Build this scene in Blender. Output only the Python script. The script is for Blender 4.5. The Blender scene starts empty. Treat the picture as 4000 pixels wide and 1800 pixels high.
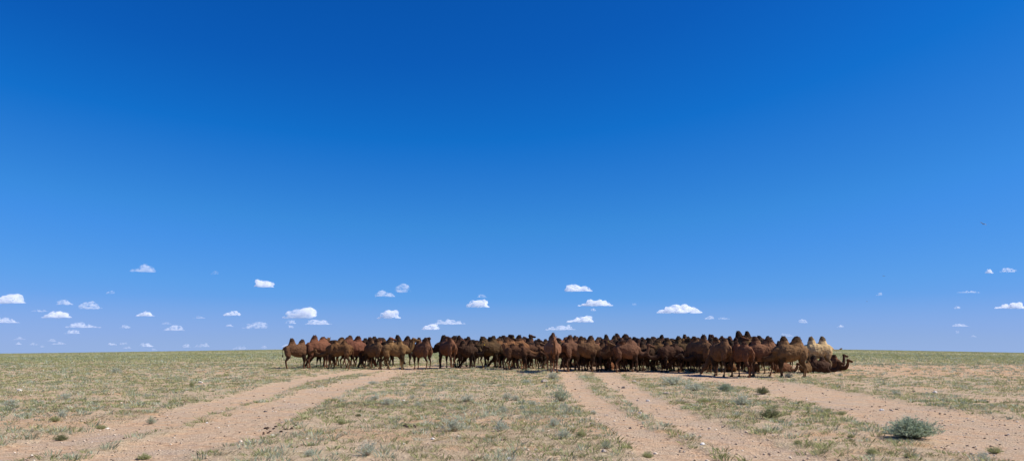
import bpy, bmesh, math, random
import numpy as np
from mathutils import Vector, Matrix
from mathutils.bvhtree import BVHTree
R = math.radians
C = bpy.context.scene.collection
SC = bpy.context.scene
rng = np.random.default_rng(7)
random.seed(7)

# ---------------------------------------------------------------- camera
F_PX, W_PX, H_PX, HOR = 3020.0, 4000.0, 1800.0, 1372.0
EYE = 1.6
PITCH = math.atan((HOR - H_PX/2)/F_PX)
cam = bpy.data.cameras.new('camera')
cam.sensor_width = 36; cam.lens = 36*F_PX/W_PX
cam.clip_start = 0.1; cam.clip_end = 200000
camo = bpy.data.objects.new('camera', cam); C.objects.link(camo)
camo.location = (0, 0, EYE); camo.rotation_euler = (R(90)+PITCH, 0, 0)
SC.camera = camo

def ray(px, py):                     # direction with unit y component
    a = (px-W_PX/2)/F_PX; b = (H_PX/2-py)/F_PX
    y = math.cos(PITCH) - b*math.sin(PITCH); z = math.sin(PITCH) + b*math.cos(PITCH)
    return a/y, z/y                  # x/y , z/y

# ---------------------------------------------------------------- noise and terrain
def vnoise(x, y, s, seed=0):
    x = np.asarray(x, float)/s; y = np.asarray(y, float)/s
    xi = np.floor(x).astype(np.int64); yi = np.floor(y).astype(np.int64)
    xf = x-xi; yf = y-yi
    xf = xf*xf*(3-2*xf); yf = yf*yf*(3-2*yf)
    def h(a, b):
        n = (a*374761393 + b*668265263 + seed*1442695041) & 0xffffffff
        n = ((n ^ (n >> 13))*1274126177) & 0xffffffff
        n = n ^ (n >> 16)
        return (n & 0xffff)/65535.0
    return (h(xi, yi)*(1-xf)+h(xi+1, yi)*xf)*(1-yf)+(h(xi, yi+1)*(1-xf)+h(xi+1, yi+1)*xf)*yf
def fbm(x, y, s, seed=0, o=3):
    v = 0; a = .5; t = 0
    for k in range(o):
        v = v + a*vnoise(x, y, s/2**k, seed+k*17); t += a; a *= .5
    return v/t

_yt = np.arange(-80, 3000, .5)
_h0 = np.interp(_yt, [-80, 0, 25, 38, 45, 49, 53, 60, 3000], [0, 0, 0, .03, .13, .28, .46, .62, .62])
_k = np.ones(9)/9; _h0 = np.convolve(np.pad(_h0, 4, 'edge'), _k, 'valid')
def crest(t):
    return np.interp(t, [-3, -.9, -.66, -.45, -.3, 0, .417, .55, .66, .9, 3],
                        [-8, -.6, .45, 1.6, 2.55, 2.9, 2.6, 1.7, .85, -.5, -8])
def gbase(x, y):
    x = np.asarray(x, float); y = np.asarray(y, float)
    h = np.interp(y, _yt, _h0)
    t = x/np.maximum(y, 60)
    c = (crest(t-.03)+crest(t)*2+crest(t+.03))/4
    s = np.clip((y-60)/340, 0, 1)**.75
    h = h+(c-.62)*s
    return h-np.maximum(y-400, 0)*.006
def gpy(px, py):                     # pixel -> point on the smooth terrain
    rx, rz = ray(px, py)
    ys = np.concatenate([np.arange(6, 120, .05), np.arange(120, 420, .5)])
    zz = EYE+rz*ys; hh = gbase(rx*ys, ys)
    k = np.nonzero(zz <= hh)[0]
    y = ys[k[0]] if len(k) else 410.
    return rx*y, y

def polyw(pts): return np.array([gpy(*p) for p in pts])
def seg_dist(x, y, P):
    x = np.asarray(x, float); y = np.asarray(y, float)
    d = np.full(x.shape, 1e9)
    for (ax, ay), (bx, by) in zip(P[:-1], P[1:]):
        ux, uy = bx-ax, by-ay; L = ux*ux+uy*uy+1e-9
        t = np.clip(((x-ax)*ux+(y-ay)*uy)/L, 0, 1)
        d = np.minimum(d, np.hypot(x-ax-t*ux, y-ay-t*uy))
    return d
RUTS = [  # pixel polyline, half width in metres
 ([(1680,1434),(1543,1437),(1388,1453),(1291,1466),(1194,1484),(1097,1505),(1000,1542),(854,1580),(738,1612),(621,1645),(466,1680),(310,1712),(155,1745),(0,1772),(-300,1830)], .75),
 ([(1900,1428),(1750,1432),(1602,1441),(1505,1463),(1427,1486),(1349,1505),(1272,1529),(1155,1567),(1078,1595),(1000,1629),(932,1665),(815,1705),(699,1738),(543,1777),(400,1815),(200,1880)], .95),
 ([(2195,1428),(2205,1440),(2217,1455),(2233,1486),(2256,1517),(2295,1552),(2349,1591),(2408,1637),(2485,1688),(2563,1730),(2660,1777),(2740,1815),(2900,1900)], .52),
 ([(2300,1428),(2330,1440),(2355,1455),(2388,1478),(2446,1517),(2505,1556),(2582,1595),(2660,1633),(2738,1664),(2835,1711),(2932,1746),(3000,1769),(3120,1810),(3300,1880)], .62),
 ([(2300,1442),(2500,1452),(2757,1470),(2880,1486),(3000,1500),(3155,1531),(3310,1565),(3505,1604),(3699,1643),(3854,1678),(4000,1717),(4300,1790)], 1.7),
 ([(3330,1498),(3427,1510),(3650,1525),(3850,1545),(4000,1566),(4200,1590)], 1.3),
]
RUTW = [(polyw(p), w) for p, w in RUTS]
def bare_mask(x, y):                 # 1 on the wheel ruts, 0 in the steppe
    n = (fbm(x, y, 1.3, 3)-.5)*1.1+(fbm(x, y, .35, 5, 2)-.5)*.5
    m = np.zeros(np.shape(x))
    for k, (P, w) in enumerate(RUTW):
        d = seg_dist(x, y, P)/w+n*(.55 if k < 5 else 1.4)
        m = np.maximum(m, np.clip((1.15-d)/.3, 0, 1)*(1 if k < 5 else .42))
    return m
BAREF = [(gpy(3650, 1432), 16, 5.5, .85), (gpy(4000, 1445), 14, 5, .8), (gpy(1480, 1700), 2.6, 1.4, .55), (gpy(1900, 1640), 2.4, 1.3, .5), (gpy(2850,1455), 12, 3, .6),
         (gpy(900, 1600), 3, 2, .3), (gpy(300, 1650), 3.5, 2.0, .6), (gpy(2000, 1435), 15, 2.0, .5), (gpy(3000,1700),2.5,1.2,.3)]
def field_mask(x, y):
    m = np.zeros(np.shape(x))
    n = (fbm(x, y, 3., 21)-.5)*1.6
    for (cx, cy), rx, ry, a in BAREF:
        d = np.hypot((x-cx)/rx, (y-cy)/ry)+n
        m = np.maximum(m, np.clip((1.25-d)/.6, 0, 1)*a)
    return m
def micro(x, y, b=None):
    f = np.clip(1.3-np.asarray(y)/70, .15, 1)
    b = bare_mask(x, y) if b is None else b
    v = (fbm(x, y, 2.2, 31)-.5)*.10+(fbm(x, y, .5, 41, 2)-.5)*.035*(1-b*.6)
    return v*f-.035*b
def gh(x, y):
    x = np.asarray(x, float); y = np.asarray(y, float)
    return gbase(x, y)+micro(x, y)
def at(px, py):
    x, y = gpy(px, py)
    return Vector((x, y, float(gh(np.array([x]), np.array([y]))[0])))
def at_depth(px, D):
    rx, _ = ray(px, 1440)
    x = rx*D
    return Vector((x, D, float(gh(np.array([x]), np.array([D]))[0])))

# ---------------------------------------------------------------- helpers
def mesh_np(name, v, f, mat=None, attrs=None, smooth=False):
    """v (n,3); f (m,k) with constant k"""
    me = bpy.data.meshes.new(name)
    v = np.asarray(v, np.float32); f = np.asarray(f, np.int32)
    me.vertices.add(len(v)); me.vertices.foreach_set('co', v.ravel())
    k = f.shape[1]
    me.loops.add(f.size); me.loops.foreach_set('vertex_index', f.ravel())
    me.polygons.add(len(f)); me.polygons.foreach_set('loop_start', np.arange(len(f), dtype=np.int32)*k)
    me.update(calc_edges=True)
    if smooth: me.polygons.foreach_set('use_smooth', np.ones(len(f), bool))
    for n, a in (attrs or {}).items():
        a = np.asarray(a, np.float32)
        if a.ndim == 1:
            at_ = me.attributes.new(n, 'FLOAT', 'POINT'); at_.data.foreach_set('value', a)
        else:
            at_ = me.attributes.new(n, 'FLOAT_COLOR', 'POINT')
            at_.data.foreach_set('color', np.concatenate([a, np.ones((len(a), 1), np.float32)], 1).ravel())
    if mat: me.materials.append(mat)
    return me
def link(name, me, parent=None, **props):
    o = bpy.data.objects.new(name, me); C.objects.link(o)
    if parent: o.parent = parent
    for k, v in props.items(): o[k] = v
    return o
def empty(name, loc, label, cat, group=None, rz=0):
    o = bpy.data.objects.new(name, None); C.objects.link(o)
    o.empty_display_size = .3
    o.location = loc; o.rotation_euler = (0, 0, rz)
    o['label'] = label; o['category'] = cat
    if group: o['group'] = group
    return o

class NT:
    def __init__(s, tree): s.t = tree; s.t.nodes.clear()
    def n(s, typ, **kw):
        nd = s.t.nodes.new(typ)
        for k, v in kw.items():
            if k in nd.inputs: pass
            setattr(nd, k, v)
        return nd
    def l(s, a, b): s.t.links.new(a, b)
def mat_new(name):
    m = bpy.data.materials.new(name); m.use_nodes = True
    T = NT(m.node_tree)
    out = T.n('ShaderNodeOutputMaterial')
    return m, T, out
def ramp(T, fac, stops):
    r = T.n('ShaderNodeValToRGB')
    el = r.color_ramp.elements
    while len(el) < len(stops): el.new(.5)
    for e, (p, c) in zip(el, stops):
        e.position = p; e.color = (*c, 1) if len(c) == 3 else c
    T.l(fac, r.inputs[0])
    return r.outputs[0]
def mixc(T, fac, a, b, mode='MIX'):
    m = T.n('ShaderNodeMix'); m.data_type = 'RGBA'; m.blend_type = mode
    for sock, v in ((m.inputs[0], fac), (m.inputs[6], a), (m.inputs[7], b)):
        if hasattr(v, 'links'): T.l(v, sock)
        elif isinstance(v, (int, float)): sock.default_value = v
        else: sock.default_value = (*v, 1)
    return m.outputs[2]
def math_(T, op, a, b=0.0):
    m = T.n('ShaderNodeMath'); m.operation = op
    for s, v in ((m.inputs[0], a), (m.inputs[1], b)):
        if hasattr(v, 'links'): T.l(v, s)
        else: s.default_value = v
    return m.outputs[0]
def noise_(T, vec, scale, detail=3, rough=.55):
    n = T.n('ShaderNodeTexNoise'); n.inputs['Scale'].default_value = scale
    n.inputs['Detail'].default_value = detail; n.inputs['Roughness'].default_value = rough
    if vec is not None: T.l(vec, n.inputs['Vector'])
    return n
def attr_(T, name):
    a = T.n('ShaderNodeAttribute'); a.attribute_name = name
    return a

# ---------------------------------------------------------------- light
SUN_EL, SUN_AZ = 45., -7.            # azimuth: degrees from +x towards +y
sd = Vector((math.cos(R(SUN_EL))*math.cos(R(SUN_AZ)), math.cos(R(SUN_EL))*math.sin(R(SUN_AZ)), math.sin(R(SUN_EL))))
sun = bpy.data.lights.new('sun', 'SUN'); sun.energy = 5.0; sun.angle = R(.53); sun.color = (1, .95, .87)
so = bpy.data.objects.new('sun', sun); C.objects.link(so)
so.rotation_euler = sd.to_track_quat('Z', 'Y').to_euler()
wd = bpy.data.worlds.new('World'); SC.world = wd; wd.use_nodes = True
T = NT(wd.node_tree)
sky = T.n('ShaderNodeTexSky'); sky.sky_type = 'NISHITA'; sky.sun_disc = False
sky.sun_elevation = R(SUN_EL); sky.sun_rotation = R(90-SUN_AZ)
sky.altitude = 1000; sky.air_density = 1.0; sky.dust_density = .3; sky.ozone_density = 1.5
# film-like response of the phone camera to the sky, one curve per channel
STR = .08; EXPO = .30
CURV = [[(0, 0), (.08, .002), (.1085, .0037), (.1407, .0065), (.165, .020), (.218, .045), (.3885, .122), (.57, .215), (.70, .27), (1, .5)],
        [(0, 0), (.12, .065), (.18, .107), (.2285, .160), (.3345, .262), (.502, .352), (.668, .405), (1, .55)],
        [(0, 0), (.22, .33), (.319, .485), (.381, .600), (.45, .68), (.48, .716), (.528, .79), (.60, .83), (1, 1)]]
sep = T.n('ShaderNodeSeparateColor'); T.l(sky.outputs[0], sep.inputs[0])
comb = T.n('ShaderNodeCombineColor')
for i, pts in enumerate(CURV):
    fc = T.n('ShaderNodeFloatCurve'); cu = fc.mapping.curves[0]
    fc.mapping.use_clip = False
    while len(cu.points) < len(pts): cu.points.new(.5, .5)
    for q, (x_, y_) in zip(cu.points, pts): q.location = (x_, y_); q.handle_type = 'VECTOR'
    fc.mapping.update()
    T.l(math_(T, 'MINIMUM', math_(T, 'MULTIPLY', sep.outputs[i], STR*1.06), 1.0), fc.inputs['Value'])
    T.l(math_(T, 'DIVIDE', fc.outputs[0], STR*2**EXPO), comb.inputs[i])
# pale blue mixed into the sky colour low over the horizon
tcw = T.n('ShaderNodeTexCoord'); sx = T.n('ShaderNodeSeparateXYZ'); T.l(tcw.outputs['Generated'], sx.inputs[0])
hz = ramp(T, sx.outputs[2], [(0, (.85, .85, .85)), (.022, (.45, .45, .45)), (.065, (0, 0, 0))])
k_ = 1/(STR*2**EXPO)
skyc = mixc(T, hz, comb.outputs[0], (.315*k_, .455*k_, .765*k_))
bg = T.n('ShaderNodeBackground'); bg.inputs[1].default_value = STR
T.l(skyc, bg.inputs[0])
wo = T.n('ShaderNodeOutputWorld'); T.l(bg.outputs[0], wo.inputs[0])
SC.view_settings.view_transform = 'Standard'; SC.view_settings.look = 'None'
SC.view_settings.exposure = EXPO; SC.view_settings.gamma = 1
try:
    SC.cycles.volume_bounces = 20; SC.cycles.max_bounces = 22; SC.cycles.diffuse_bounces = 3
    SC.cycles.use_denoising = True
except Exception: pass
# ---------------------------------------------------------------- ground
def ground_material():
    m, T, out = mat_new('steppe_soil')
    geo = T.n('ShaderNodeNewGeometry'); P = geo.outputs['Position']
    bare = attr_(T, 'bare').outputs['Fac']; fld = attr_(T, 'field').outputs['Fac']; far = attr_(T, 'far').outputs['Fac']
    n1 = noise_(T, P, .9, 4).outputs[0]; n2 = noise_(T, P, 7., 4, .65).outputs[0]; n3 = noise_(T, P, 45., 3, .7).outputs[0]
    soil = ramp(T, n2, [(.3, (.34, .245, .165)), (.5, (.53, .40, .285)), (.7, (.68, .545, .405))])
    n5 = noise_(T, P, .8, 5, .7).outputs[0]
    pink = ramp(T, n2, [(.3, (.37, .26, .175)), (.5, (.54, .395, .285)), (.72, (.67, .53, .40))])
    orange = ramp(T, n2, [(.3, (.34, .185, .105)), (.5, (.52, .325, .195)), (.72, (.64, .445, .29))])
    gravel = ramp(T, n3, [(.35, (.18, .13, .10)), (.5, (.46, .35, .26)), (.66, (.72, .62, .50))])
    straw = ramp(T, n2, [(.3, (.22, .18, .11)), (.5, (.40, .335, .23)), (.7, (.54, .46, .34))])
    green = ramp(T, n2, [(.3, (.17, .19, .08)), (.5, (.28, .30, .145)), (.7, (.42, .41, .25))])
    w = T.n('ShaderNodeTexWave'); 
    c = mixc(T, ramp(T, n1, [(.35, (0, 0, 0)), (.62, (1, 1, 1))]), soil, straw)
    n4 = noise_(T, P, .35, 3).outputs[0]
    c = mixc(T, ramp(T, n4, [(.52, (0, 0, 0)), (.62, (.7, .7, .7))]), c, orange)
    c = mixc(T, math_(T, 'MULTIPLY', far, .92), c, mixc(T, ramp(T, n1, [(.4, (0, 0, 0)), (.6, (1, 1, 1))]), green, straw))
    c = mixc(T, fld, c, orange)
    track = mixc(T, ramp(T, n5, [(.40, (0, 0, 0)), (.56, (1, 1, 1))]), pink, mixc(T, .55, orange, pink))
    track = mixc(T, ramp(T, noise_(T, P, .55, 4, .65).outputs[0], [(.50, (0, 0, 0)), (.66, (.85, .85, .85))]), track, ramp(T, n3, [(.3, (.25, .19, .16)), (.5, (.43, .345, .29)), (.7, (.60, .52, .46))]))
    lat = attr_(T, 'lat').outputs['Fac']
    st = math_(T, 'MULTIPLY', math_(T, 'ADD', math_(T, 'MULTIPLY', math_(T, 'SINE', math_(T, 'ADD', math_(T, 'MULTIPLY', lat, 26.), math_(T, 'MULTIPLY', n1, 3.))), .5), .5), ramp(T, n5, [(.42, (.30, .30, .30)), (.6, (0, 0, 0))]))
    track = mixc(T, st, track, (.33, .22, .15))
    c = mixc(T, bare, c, track)
    gm = math_(T, 'MULTIPLY', ramp(T, noise_(T, P, 1.7, 3).outputs[0], [(.42, (0, 0, 0)), (.6, (.75, .75, .75))]), math_(T, 'SUBTRACT', 1.0, far))
    c = mixc(T, gm, c, gravel)
    c = mixc(T, 1.0, c, (1.07, 1.01, .885), 'MULTIPLY')
    b = T.n('ShaderNodeBsdfPrincipled'); b.inputs['Roughness'].default_value = 1
    b.inputs['Specular IOR Level'].default_value = .1
    T.l(c, b.inputs['Base Color'])
    bp = T.n('ShaderNodeBump'); bp.inputs['Strength'].default_value = .8; bp.inputs['Distance'].default_value = .06
    vo = T.n('ShaderNodeTexVoronoi'); vo.inputs['Scale'].default_value = 22; T.l(P, vo.inputs['Vector'])
    hh = math_(T, 'ADD', math_(T, 'MULTIPLY', n2, .8), math_(T, 'MULTIPLY', vo.outputs['Distance'], .5))
    T.l(math_(T, 'ADD', hh, math_(T, 'MULTIPLY', n3, .6)), bp.inputs['Height'])
    T.l(bp.outputs[0], b.inputs['Normal']); T.l(b.outputs[0], out.inputs[0])
    return m
GM = ground_material()
ts = np.concatenate([[-60, -25, -10, -5, -3, -2, -1.5, -1.2], np.linspace(-.98, .98, 470), [1.2, 1.5, 2, 3, 5, 10, 25, 60]])
ys = [-80, -40, -20, -10, -4, 0, 3, 5, 6.5, 7.5, 8]
y = 8.
while y < 62: y += .006*y+.02; ys.append(y)
while y < 420: y *= 1.02; ys.append(y)
while y < 3000: y *= 1.15; ys.append(y)
ys = np.array(ys)
YY, TT = np.meshgrid(ys, ts, indexing='ij')
XX = TT*np.maximum(YY+8, 8)
bm_ = bare_mask(XX, YY)*(YY < 80)
fm_ = field_mask(XX, YY)*(YY < 140)
ZZ = gbase(XX, YY)+micro(XX, YY, bm_)
lat_ = np.full(XX.shape, 9.)
for P_, w_ in RUTW: lat_ = np.minimum(lat_, seg_dist(XX, YY, P_))
farm = np.clip((YY-46)/45, 0, 1)*(1-fm_)
nr, nc = XX.shape
idx = np.arange(nr*nc).reshape(nr, nc)
F = np.stack([idx[:-1, :-1], idx[:-1, 1:], idx[1:, 1:], idx[1:, :-1]], -1).reshape(-1, 4)
V = np.stack([XX, YY, ZZ], -1).reshape(-1, 3)
fb = bm_.ravel()[F].mean(1) > .5
near_t = (V[F[:, 0], 1] < 62) & (V[F[:, 0], 1] > 6)
def sub(name, mask, **props):
    f = F[mask]; u, inv = np.unique(f, return_inverse=True)
    me = mesh_np(name, V[u], inv.reshape(-1, 4), GM, {'bare': bm_.ravel()[u], 'field': fm_.ravel()[u], 'far': farm.ravel()[u], 'lat': lat_.ravel()[u]}, smooth=True)
    return link(name, me, kind='structure', **props)
sub('ground', ~(fb & near_t), label='dry gravelly steppe ground rising gently to a flat horizon', category='ground')
sub('dirt_track', fb & near_t, label='pinkish dirt wheel ruts running from the foreground to the camel herd', category='track')

# ---------------------------------------------------------------- grass
def coat(name, stops, scale=1.2, trans=.38, rough=.9):
    m, T, out = mat_new(name)
    a = attr_(T, 'tone').outputs['Fac']
    c = ramp(T, a, stops)
    d = T.n('ShaderNodeBsdfDiffuse'); T.l(c, d.inputs[0])
    t = T.n('ShaderNodeBsdfTranslucent'); T.l(c, t.inputs[0])
    mx = T.n('ShaderNodeMixShader'); mx.inputs[0].default_value = trans
    T.l(d.outputs[0], mx.inputs[1]); T.l(t.outputs[0], mx.inputs[2]); T.l(mx.outputs[0], out.inputs[0])
    return m
M_GREEN = coat('green_grass', [(0, (.21, .235, .085)), (.5, (.37, .38, .17)), (1, (.57, .56, .32))])
M_DRY = coat('dry_grass', [(0, (.26, .21, .12)), (.5, (.45, .385, .25)), (1, (.66, .58, .41))])
M_SAGE = coat('sage_leaf', [(0, (.23, .265, .165)), (.5, (.41, .45, .31)), (1, (.64, .67, .50))])

def scatter(n, y0, y1, seed):
    r = np.random.default_rng(seed)
    y = np.sqrt(r.random(n)*(y1*y1-y0*y0)+y0*y0)
    x = (r.random(n)*2-1)*.80*(y+2)
    return x, y, r
def blades(cx, cy, r, nb, rad, hgt, wid, lean, tone, up=.0):
    """cx,cy tufts; per-tuft arrays rad,hgt,tone -> triangles"""
    n = len(cx); N = n*nb
    i = np.repeat(np.arange(n), nb)
    a = r.random(N)*2*np.pi; q = np.sqrt(r.random(N))*rad[i]
    bx = cx[i]+np.cos(a)*q; by = cy[i]+np.sin(a)*q
    bz = gh(bx, by)-.004
    h = hgt[i]*(.55+.6*r.random(N))
    la = a+(r.random(N)-.5)*1.8; ll = lean*h*(.3+r.random(N))
    tx = bx+np.cos(la)*ll; ty = by+np.sin(la)*ll; tz = bz+h
    wa = r.random(N)*np.pi; w = wid*(.6+.8*r.random(N))*np.clip(cy[i]/16, 1, 4)
    wx, wy = np.cos(wa)*w/2, np.sin(wa)*w/2
    mx_, my_, mz_ = bx*.55+tx*.45, by*.55+ty*.45, bz+h*.62
    v = np.stack([np.stack([bx-wx, by-wy, bz], 1), np.stack([bx+wx, by+wy, bz], 1),
                  np.stack([mx_+wx*.8, my_+wy*.8, mz_], 1), np.stack([tx, ty, tz], 1), np.stack([mx_-wx*.8, my_-wy*.8, mz_], 1)], 1)
    f = np.arange(N*5).reshape(N, 5)
    t = np.clip(tone[i]+(r.random(N)-.5)*.35, 0, 1)
    return v.reshape(-1, 3), f, np.repeat(t, 5)
def build_cover(name, mat, specs, label, cat):
    vs, fs, ts_ = [], [], []; off = 0
    for (n, y0, y1, nb, rad, hgt, wid, lean, seed, dens) in specs:
        x, y, r = scatter(n, y0, y1, seed)
        k = r.random(n) < dens(x, y)
        x, y = x[k], y[k]; m = len(x)
        s = .6+.9*r.random(m)
        v, f, t = blades(x, y, r, nb, rad*s, hgt*s, wid, lean, .2+.6*r.random(m))
        vs.append(v); fs.append(f+off); ts_.append(t); off += len(v)
    v = np.concatenate(vs); f = np.concatenate(fs); t = np.concatenate(ts_)
    me = mesh_np(name, v, f, mat, {'tone': t})
    link(name, me, kind='stuff', label=label, category=cat)
    print(name, len(f))
def patch(x, y, seed, s, lo, hi): return np.clip((fbm(x, y, s, seed)-lo)/(hi-lo), 0, 1)
def dgreen(x, y):
    b = np.maximum(bare_mask(x, y), field_mask(x, y)*.85)
    d = (.45+.55*patch(x, y, 61, .9, .42, .62))*(.55+.45*patch(x, y, 63, 5, .4, .6))*(1-b)**2
    d = np.where((y > 42) & (x < 7), np.maximum(d, .6*(1-b)), d)
    return d
def dgreen_mid(x, y): return (.5+.5*patch(x, y, 61, 5, .35, .6))*(1-np.maximum(bare_mask(x, y), field_mask(x, y)*.8))**2
def ddry(x, y): return (.25+.75*patch(x, y, 71, 2.5, .4, .62))*(1-np.maximum(bare_mask(x, y)*.96, field_mask(x, y)*.6))**1.5
def dsage(x, y): return (.22+.78*patch(x, y, 81, 2.2, .45, .66))*(1-bare_mask(x, y))**2
build_cover('grass', M_GREEN, [
    (6500, 9, 26, 15, .085, .07, .013, 1.2, 1, dgreen), (17000, 26, 62, 12, .14, .07, .009, 1.1, 2, dgreen_mid),
    (34000, 62, 150, 7, .25, .10, .010, 1.0, 3, dgreen_mid), (40000, 150, 400, 4, .7, .17, .016, .9, 4, dgreen_mid)],
    'low green grass tufts scattered over the gravelly steppe', 'grass')
build_cover('dry_grass', M_DRY, [
    (14000, 9, 26, 14, .11, .05, .006, 1.6, 11, ddry), (15000, 26, 62, 9, .16, .06, .007, 1.5, 12, ddry),
    (14000, 62, 150, 4, .3, .08, .008, 1.2, 13, ddry), (9000, 150, 400, 3, .6, .13, .014, 1.0, 14, ddry)],
    'short straw coloured dry grass between the green tufts', 'grass')
build_cover('sage_cover', M_SAGE, [
    (3200, 9, 26, 16, .10, .085, .012, .9, 21, dsage), (5500, 26, 62, 14, .17, .10, .009, .9, 22, dsage),
    (4500, 62, 150, 8, .3, .17, .012, .8, 23, dsage), (4000, 150, 400, 4, .5, .22, .018, .8, 24, dsage)],
    'grey green sagebrush seedlings growing low among the grass', 'ground cover')

# gravel: thousands of faceted pebbles as one sheet of stuff
m, T, out = mat_new('pebble')
c = ramp(T, attr_(T, 'tone').outputs['Fac'], [(0, (.12, .085, .06)), (.12, (.33, .24, .165)), (.7, (.52, .395, .28)), (1, (.80, .70, .56))])
b = T.n('ShaderNodeBsdfDiffuse'); T.l(c, b.inputs[0]); T.l(b.outputs[0], out.inputs[0])
M_PEB = m
def pebbles():
    vs, fs, ts_ = [], [], []; off = 0
    for n, y0, y1, s0, seed in ((20000, 9, 24, .013, 5), (14000, 24, 55, .020, 6)):
        x, y, r = scatter(n, y0, y1, seed)
        k = r.random(n) < np.clip(.25+.9*bare_mask(x, y)+.4*patch(x, y, 91, 1.5, .45, .6), 0, 1)
        x, y = x[k], y[k]; n = len(x); z = gh(x, y)
        s = s0*(.35+r.random(n)**7*2.2)
        oc = np.array([[1, 0, 0], [0, 1, 0], [-1, 0, 0], [0, -1, 0], [0, 0, .7], [0, 0, -.5]])
        v = oc[None]*(.7+.6*r.random((n, 6, 1)))*s[:, None, None]
        a = r.random(n)*6.28; ca, sa = np.cos(a), np.sin(a)
        vx = v[:, :, 0]*ca[:, None]*1.3-v[:, :, 1]*sa[:, None]; vy = v[:, :, 0]*sa[:, None]*1.3+v[:, :, 1]*ca[:, None]
        v = np.stack([vx+x[:, None], vy+y[:, None], v[:, :, 2]+(z+s*.25)[:, None]], -1)
        of = np.array([[0, 1, 4], [1, 2, 4], [2, 3, 4], [3, 0, 4], [1, 0, 5], [2, 1, 5], [3, 2, 5], [0, 3, 5]])
        f = (of[None]+np.arange(n)[:, None, None]*6).reshape(-1, 3)
        vs.append(v.reshape(-1, 3)); fs.append(f+off); off += n*6
        ts_.append(np.repeat(r.random(n), 6))
    me = mesh_np('gravel', np.concatenate(vs), np.concatenate(fs), M_PEB, {'tone': np.concatenate(ts_)})
    link('gravel', me, kind='stuff', label='loose pale pebbles strewn over the dirt tracks and bare soil', category='gravel')
pebbles()
# ---------------------------------------------------------------- camels
def catmull(P, k=4):
    P = np.asarray(P, float); n = len(P); out = []
    for i in range(n-1):
        p0 = P[max(i-1, 0)]; p1 = P[i]; p2 = P[i+1]; p3 = P[min(i+2, n-1)]
        for j in range(k):
            t = j/k
            out.append(.5*((2*p1)+(-p0+p2)*t+(2*p0-5*p1+4*p2-p3)*t*t+(-p0+3*p1-3*p2+p3)*t**3))
    out.append(P[-1]); return np.array(out)
class Loft:
    def __init__(s): s.v = []; s.f = []
    def add(s, rows, lat=(0, 1, 0), seg=14, k=4):
        """rows: (x,y,z,half_lateral,half_other); closed tube with rounded ends"""
        A = catmull(rows, k); p = A[:, :3]; ra = np.maximum(A[:, 3], .008); rb = np.maximum(A[:, 4], .008)
        t = np.gradient(p, axis=0); t /= np.linalg.norm(t, axis=1)[:, None]+1e-9
        L = np.asarray(lat, float); L = np.broadcast_to(L, p.shape) if L.ndim == 1 else catmull(L, k)
        n = np.cross(t, L); n /= np.linalg.norm(n, axis=1)[:, None]+1e-9
        l = np.cross(n, t)
        base = len(s.v); ph = np.arange(seg)*2*np.pi/seg
        for i in range(len(p)):
            for a in ph: s.v.append(p[i]+l[i]*ra[i]*math.cos(a)+n[i]*rb[i]*math.sin(a))
        for i in range(len(p)-1):
            for j in range(seg):
                a = base+i*seg+j; b_ = base+i*seg+(j+1) % seg
                s.f.append((a, b_, b_+seg, a+seg))
        e = min(ra[0], rb[0])*.45; s.v.append(p[0]-t[0]*e); c0 = len(s.v)-1
        e = min(ra[-1], rb[-1])*.45; s.v.append(p[-1]+t[-1]*e); c1 = len(s.v)-1
        for j in range(seg):
            s.f.append((c0, base+(j+1) % seg, base+j))
            q = base+(len(p)-1)*seg; s.f.append((c1, q+j, q+(j+1) % seg))
    def ball(s, c, r, k=1.):
        x, y, z = c
        s.add([(x-r*.95, y, z, r*.25, r*.25), (x-r*.5, y, z, r*.86, r*.86*k), (x, y, z, r, r*k), (x+r*.5, y, z, r*.86, r*.86*k), (x+r*.95, y, z, r*.25, r*.25)], k=2)
    def mesh(s, name, voxel=None, smooth=2, mat=None):
        me = bpy.data.meshes.new(name)
        me.from_pydata([tuple(map(float, v)) for v in s.v], [], s.f); me.update()
        if voxel:
            o = bpy.data.objects.new('tmp', me); C.objects.link(o)
            md = o.modifiers.new('r', 'REMESH'); md.mode = 'VOXEL'; md.voxel_size = voxel; md.use_smooth_shade = True
            if smooth:
                sm = o.modifiers.new('s', 'SMOOTH'); sm.factor = .5; sm.iterations = smooth
            dg = bpy.context.evaluated_depsgraph_get()
            m2 = bpy.data.meshes.new_from_object(o.evaluated_get(dg)); m2.name = name
            bpy.data.objects.remove(o); bpy.data.meshes.remove(me); me = m2
        me.materials.clear()
        if mat: me.materials.append(mat)
        return me

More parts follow.
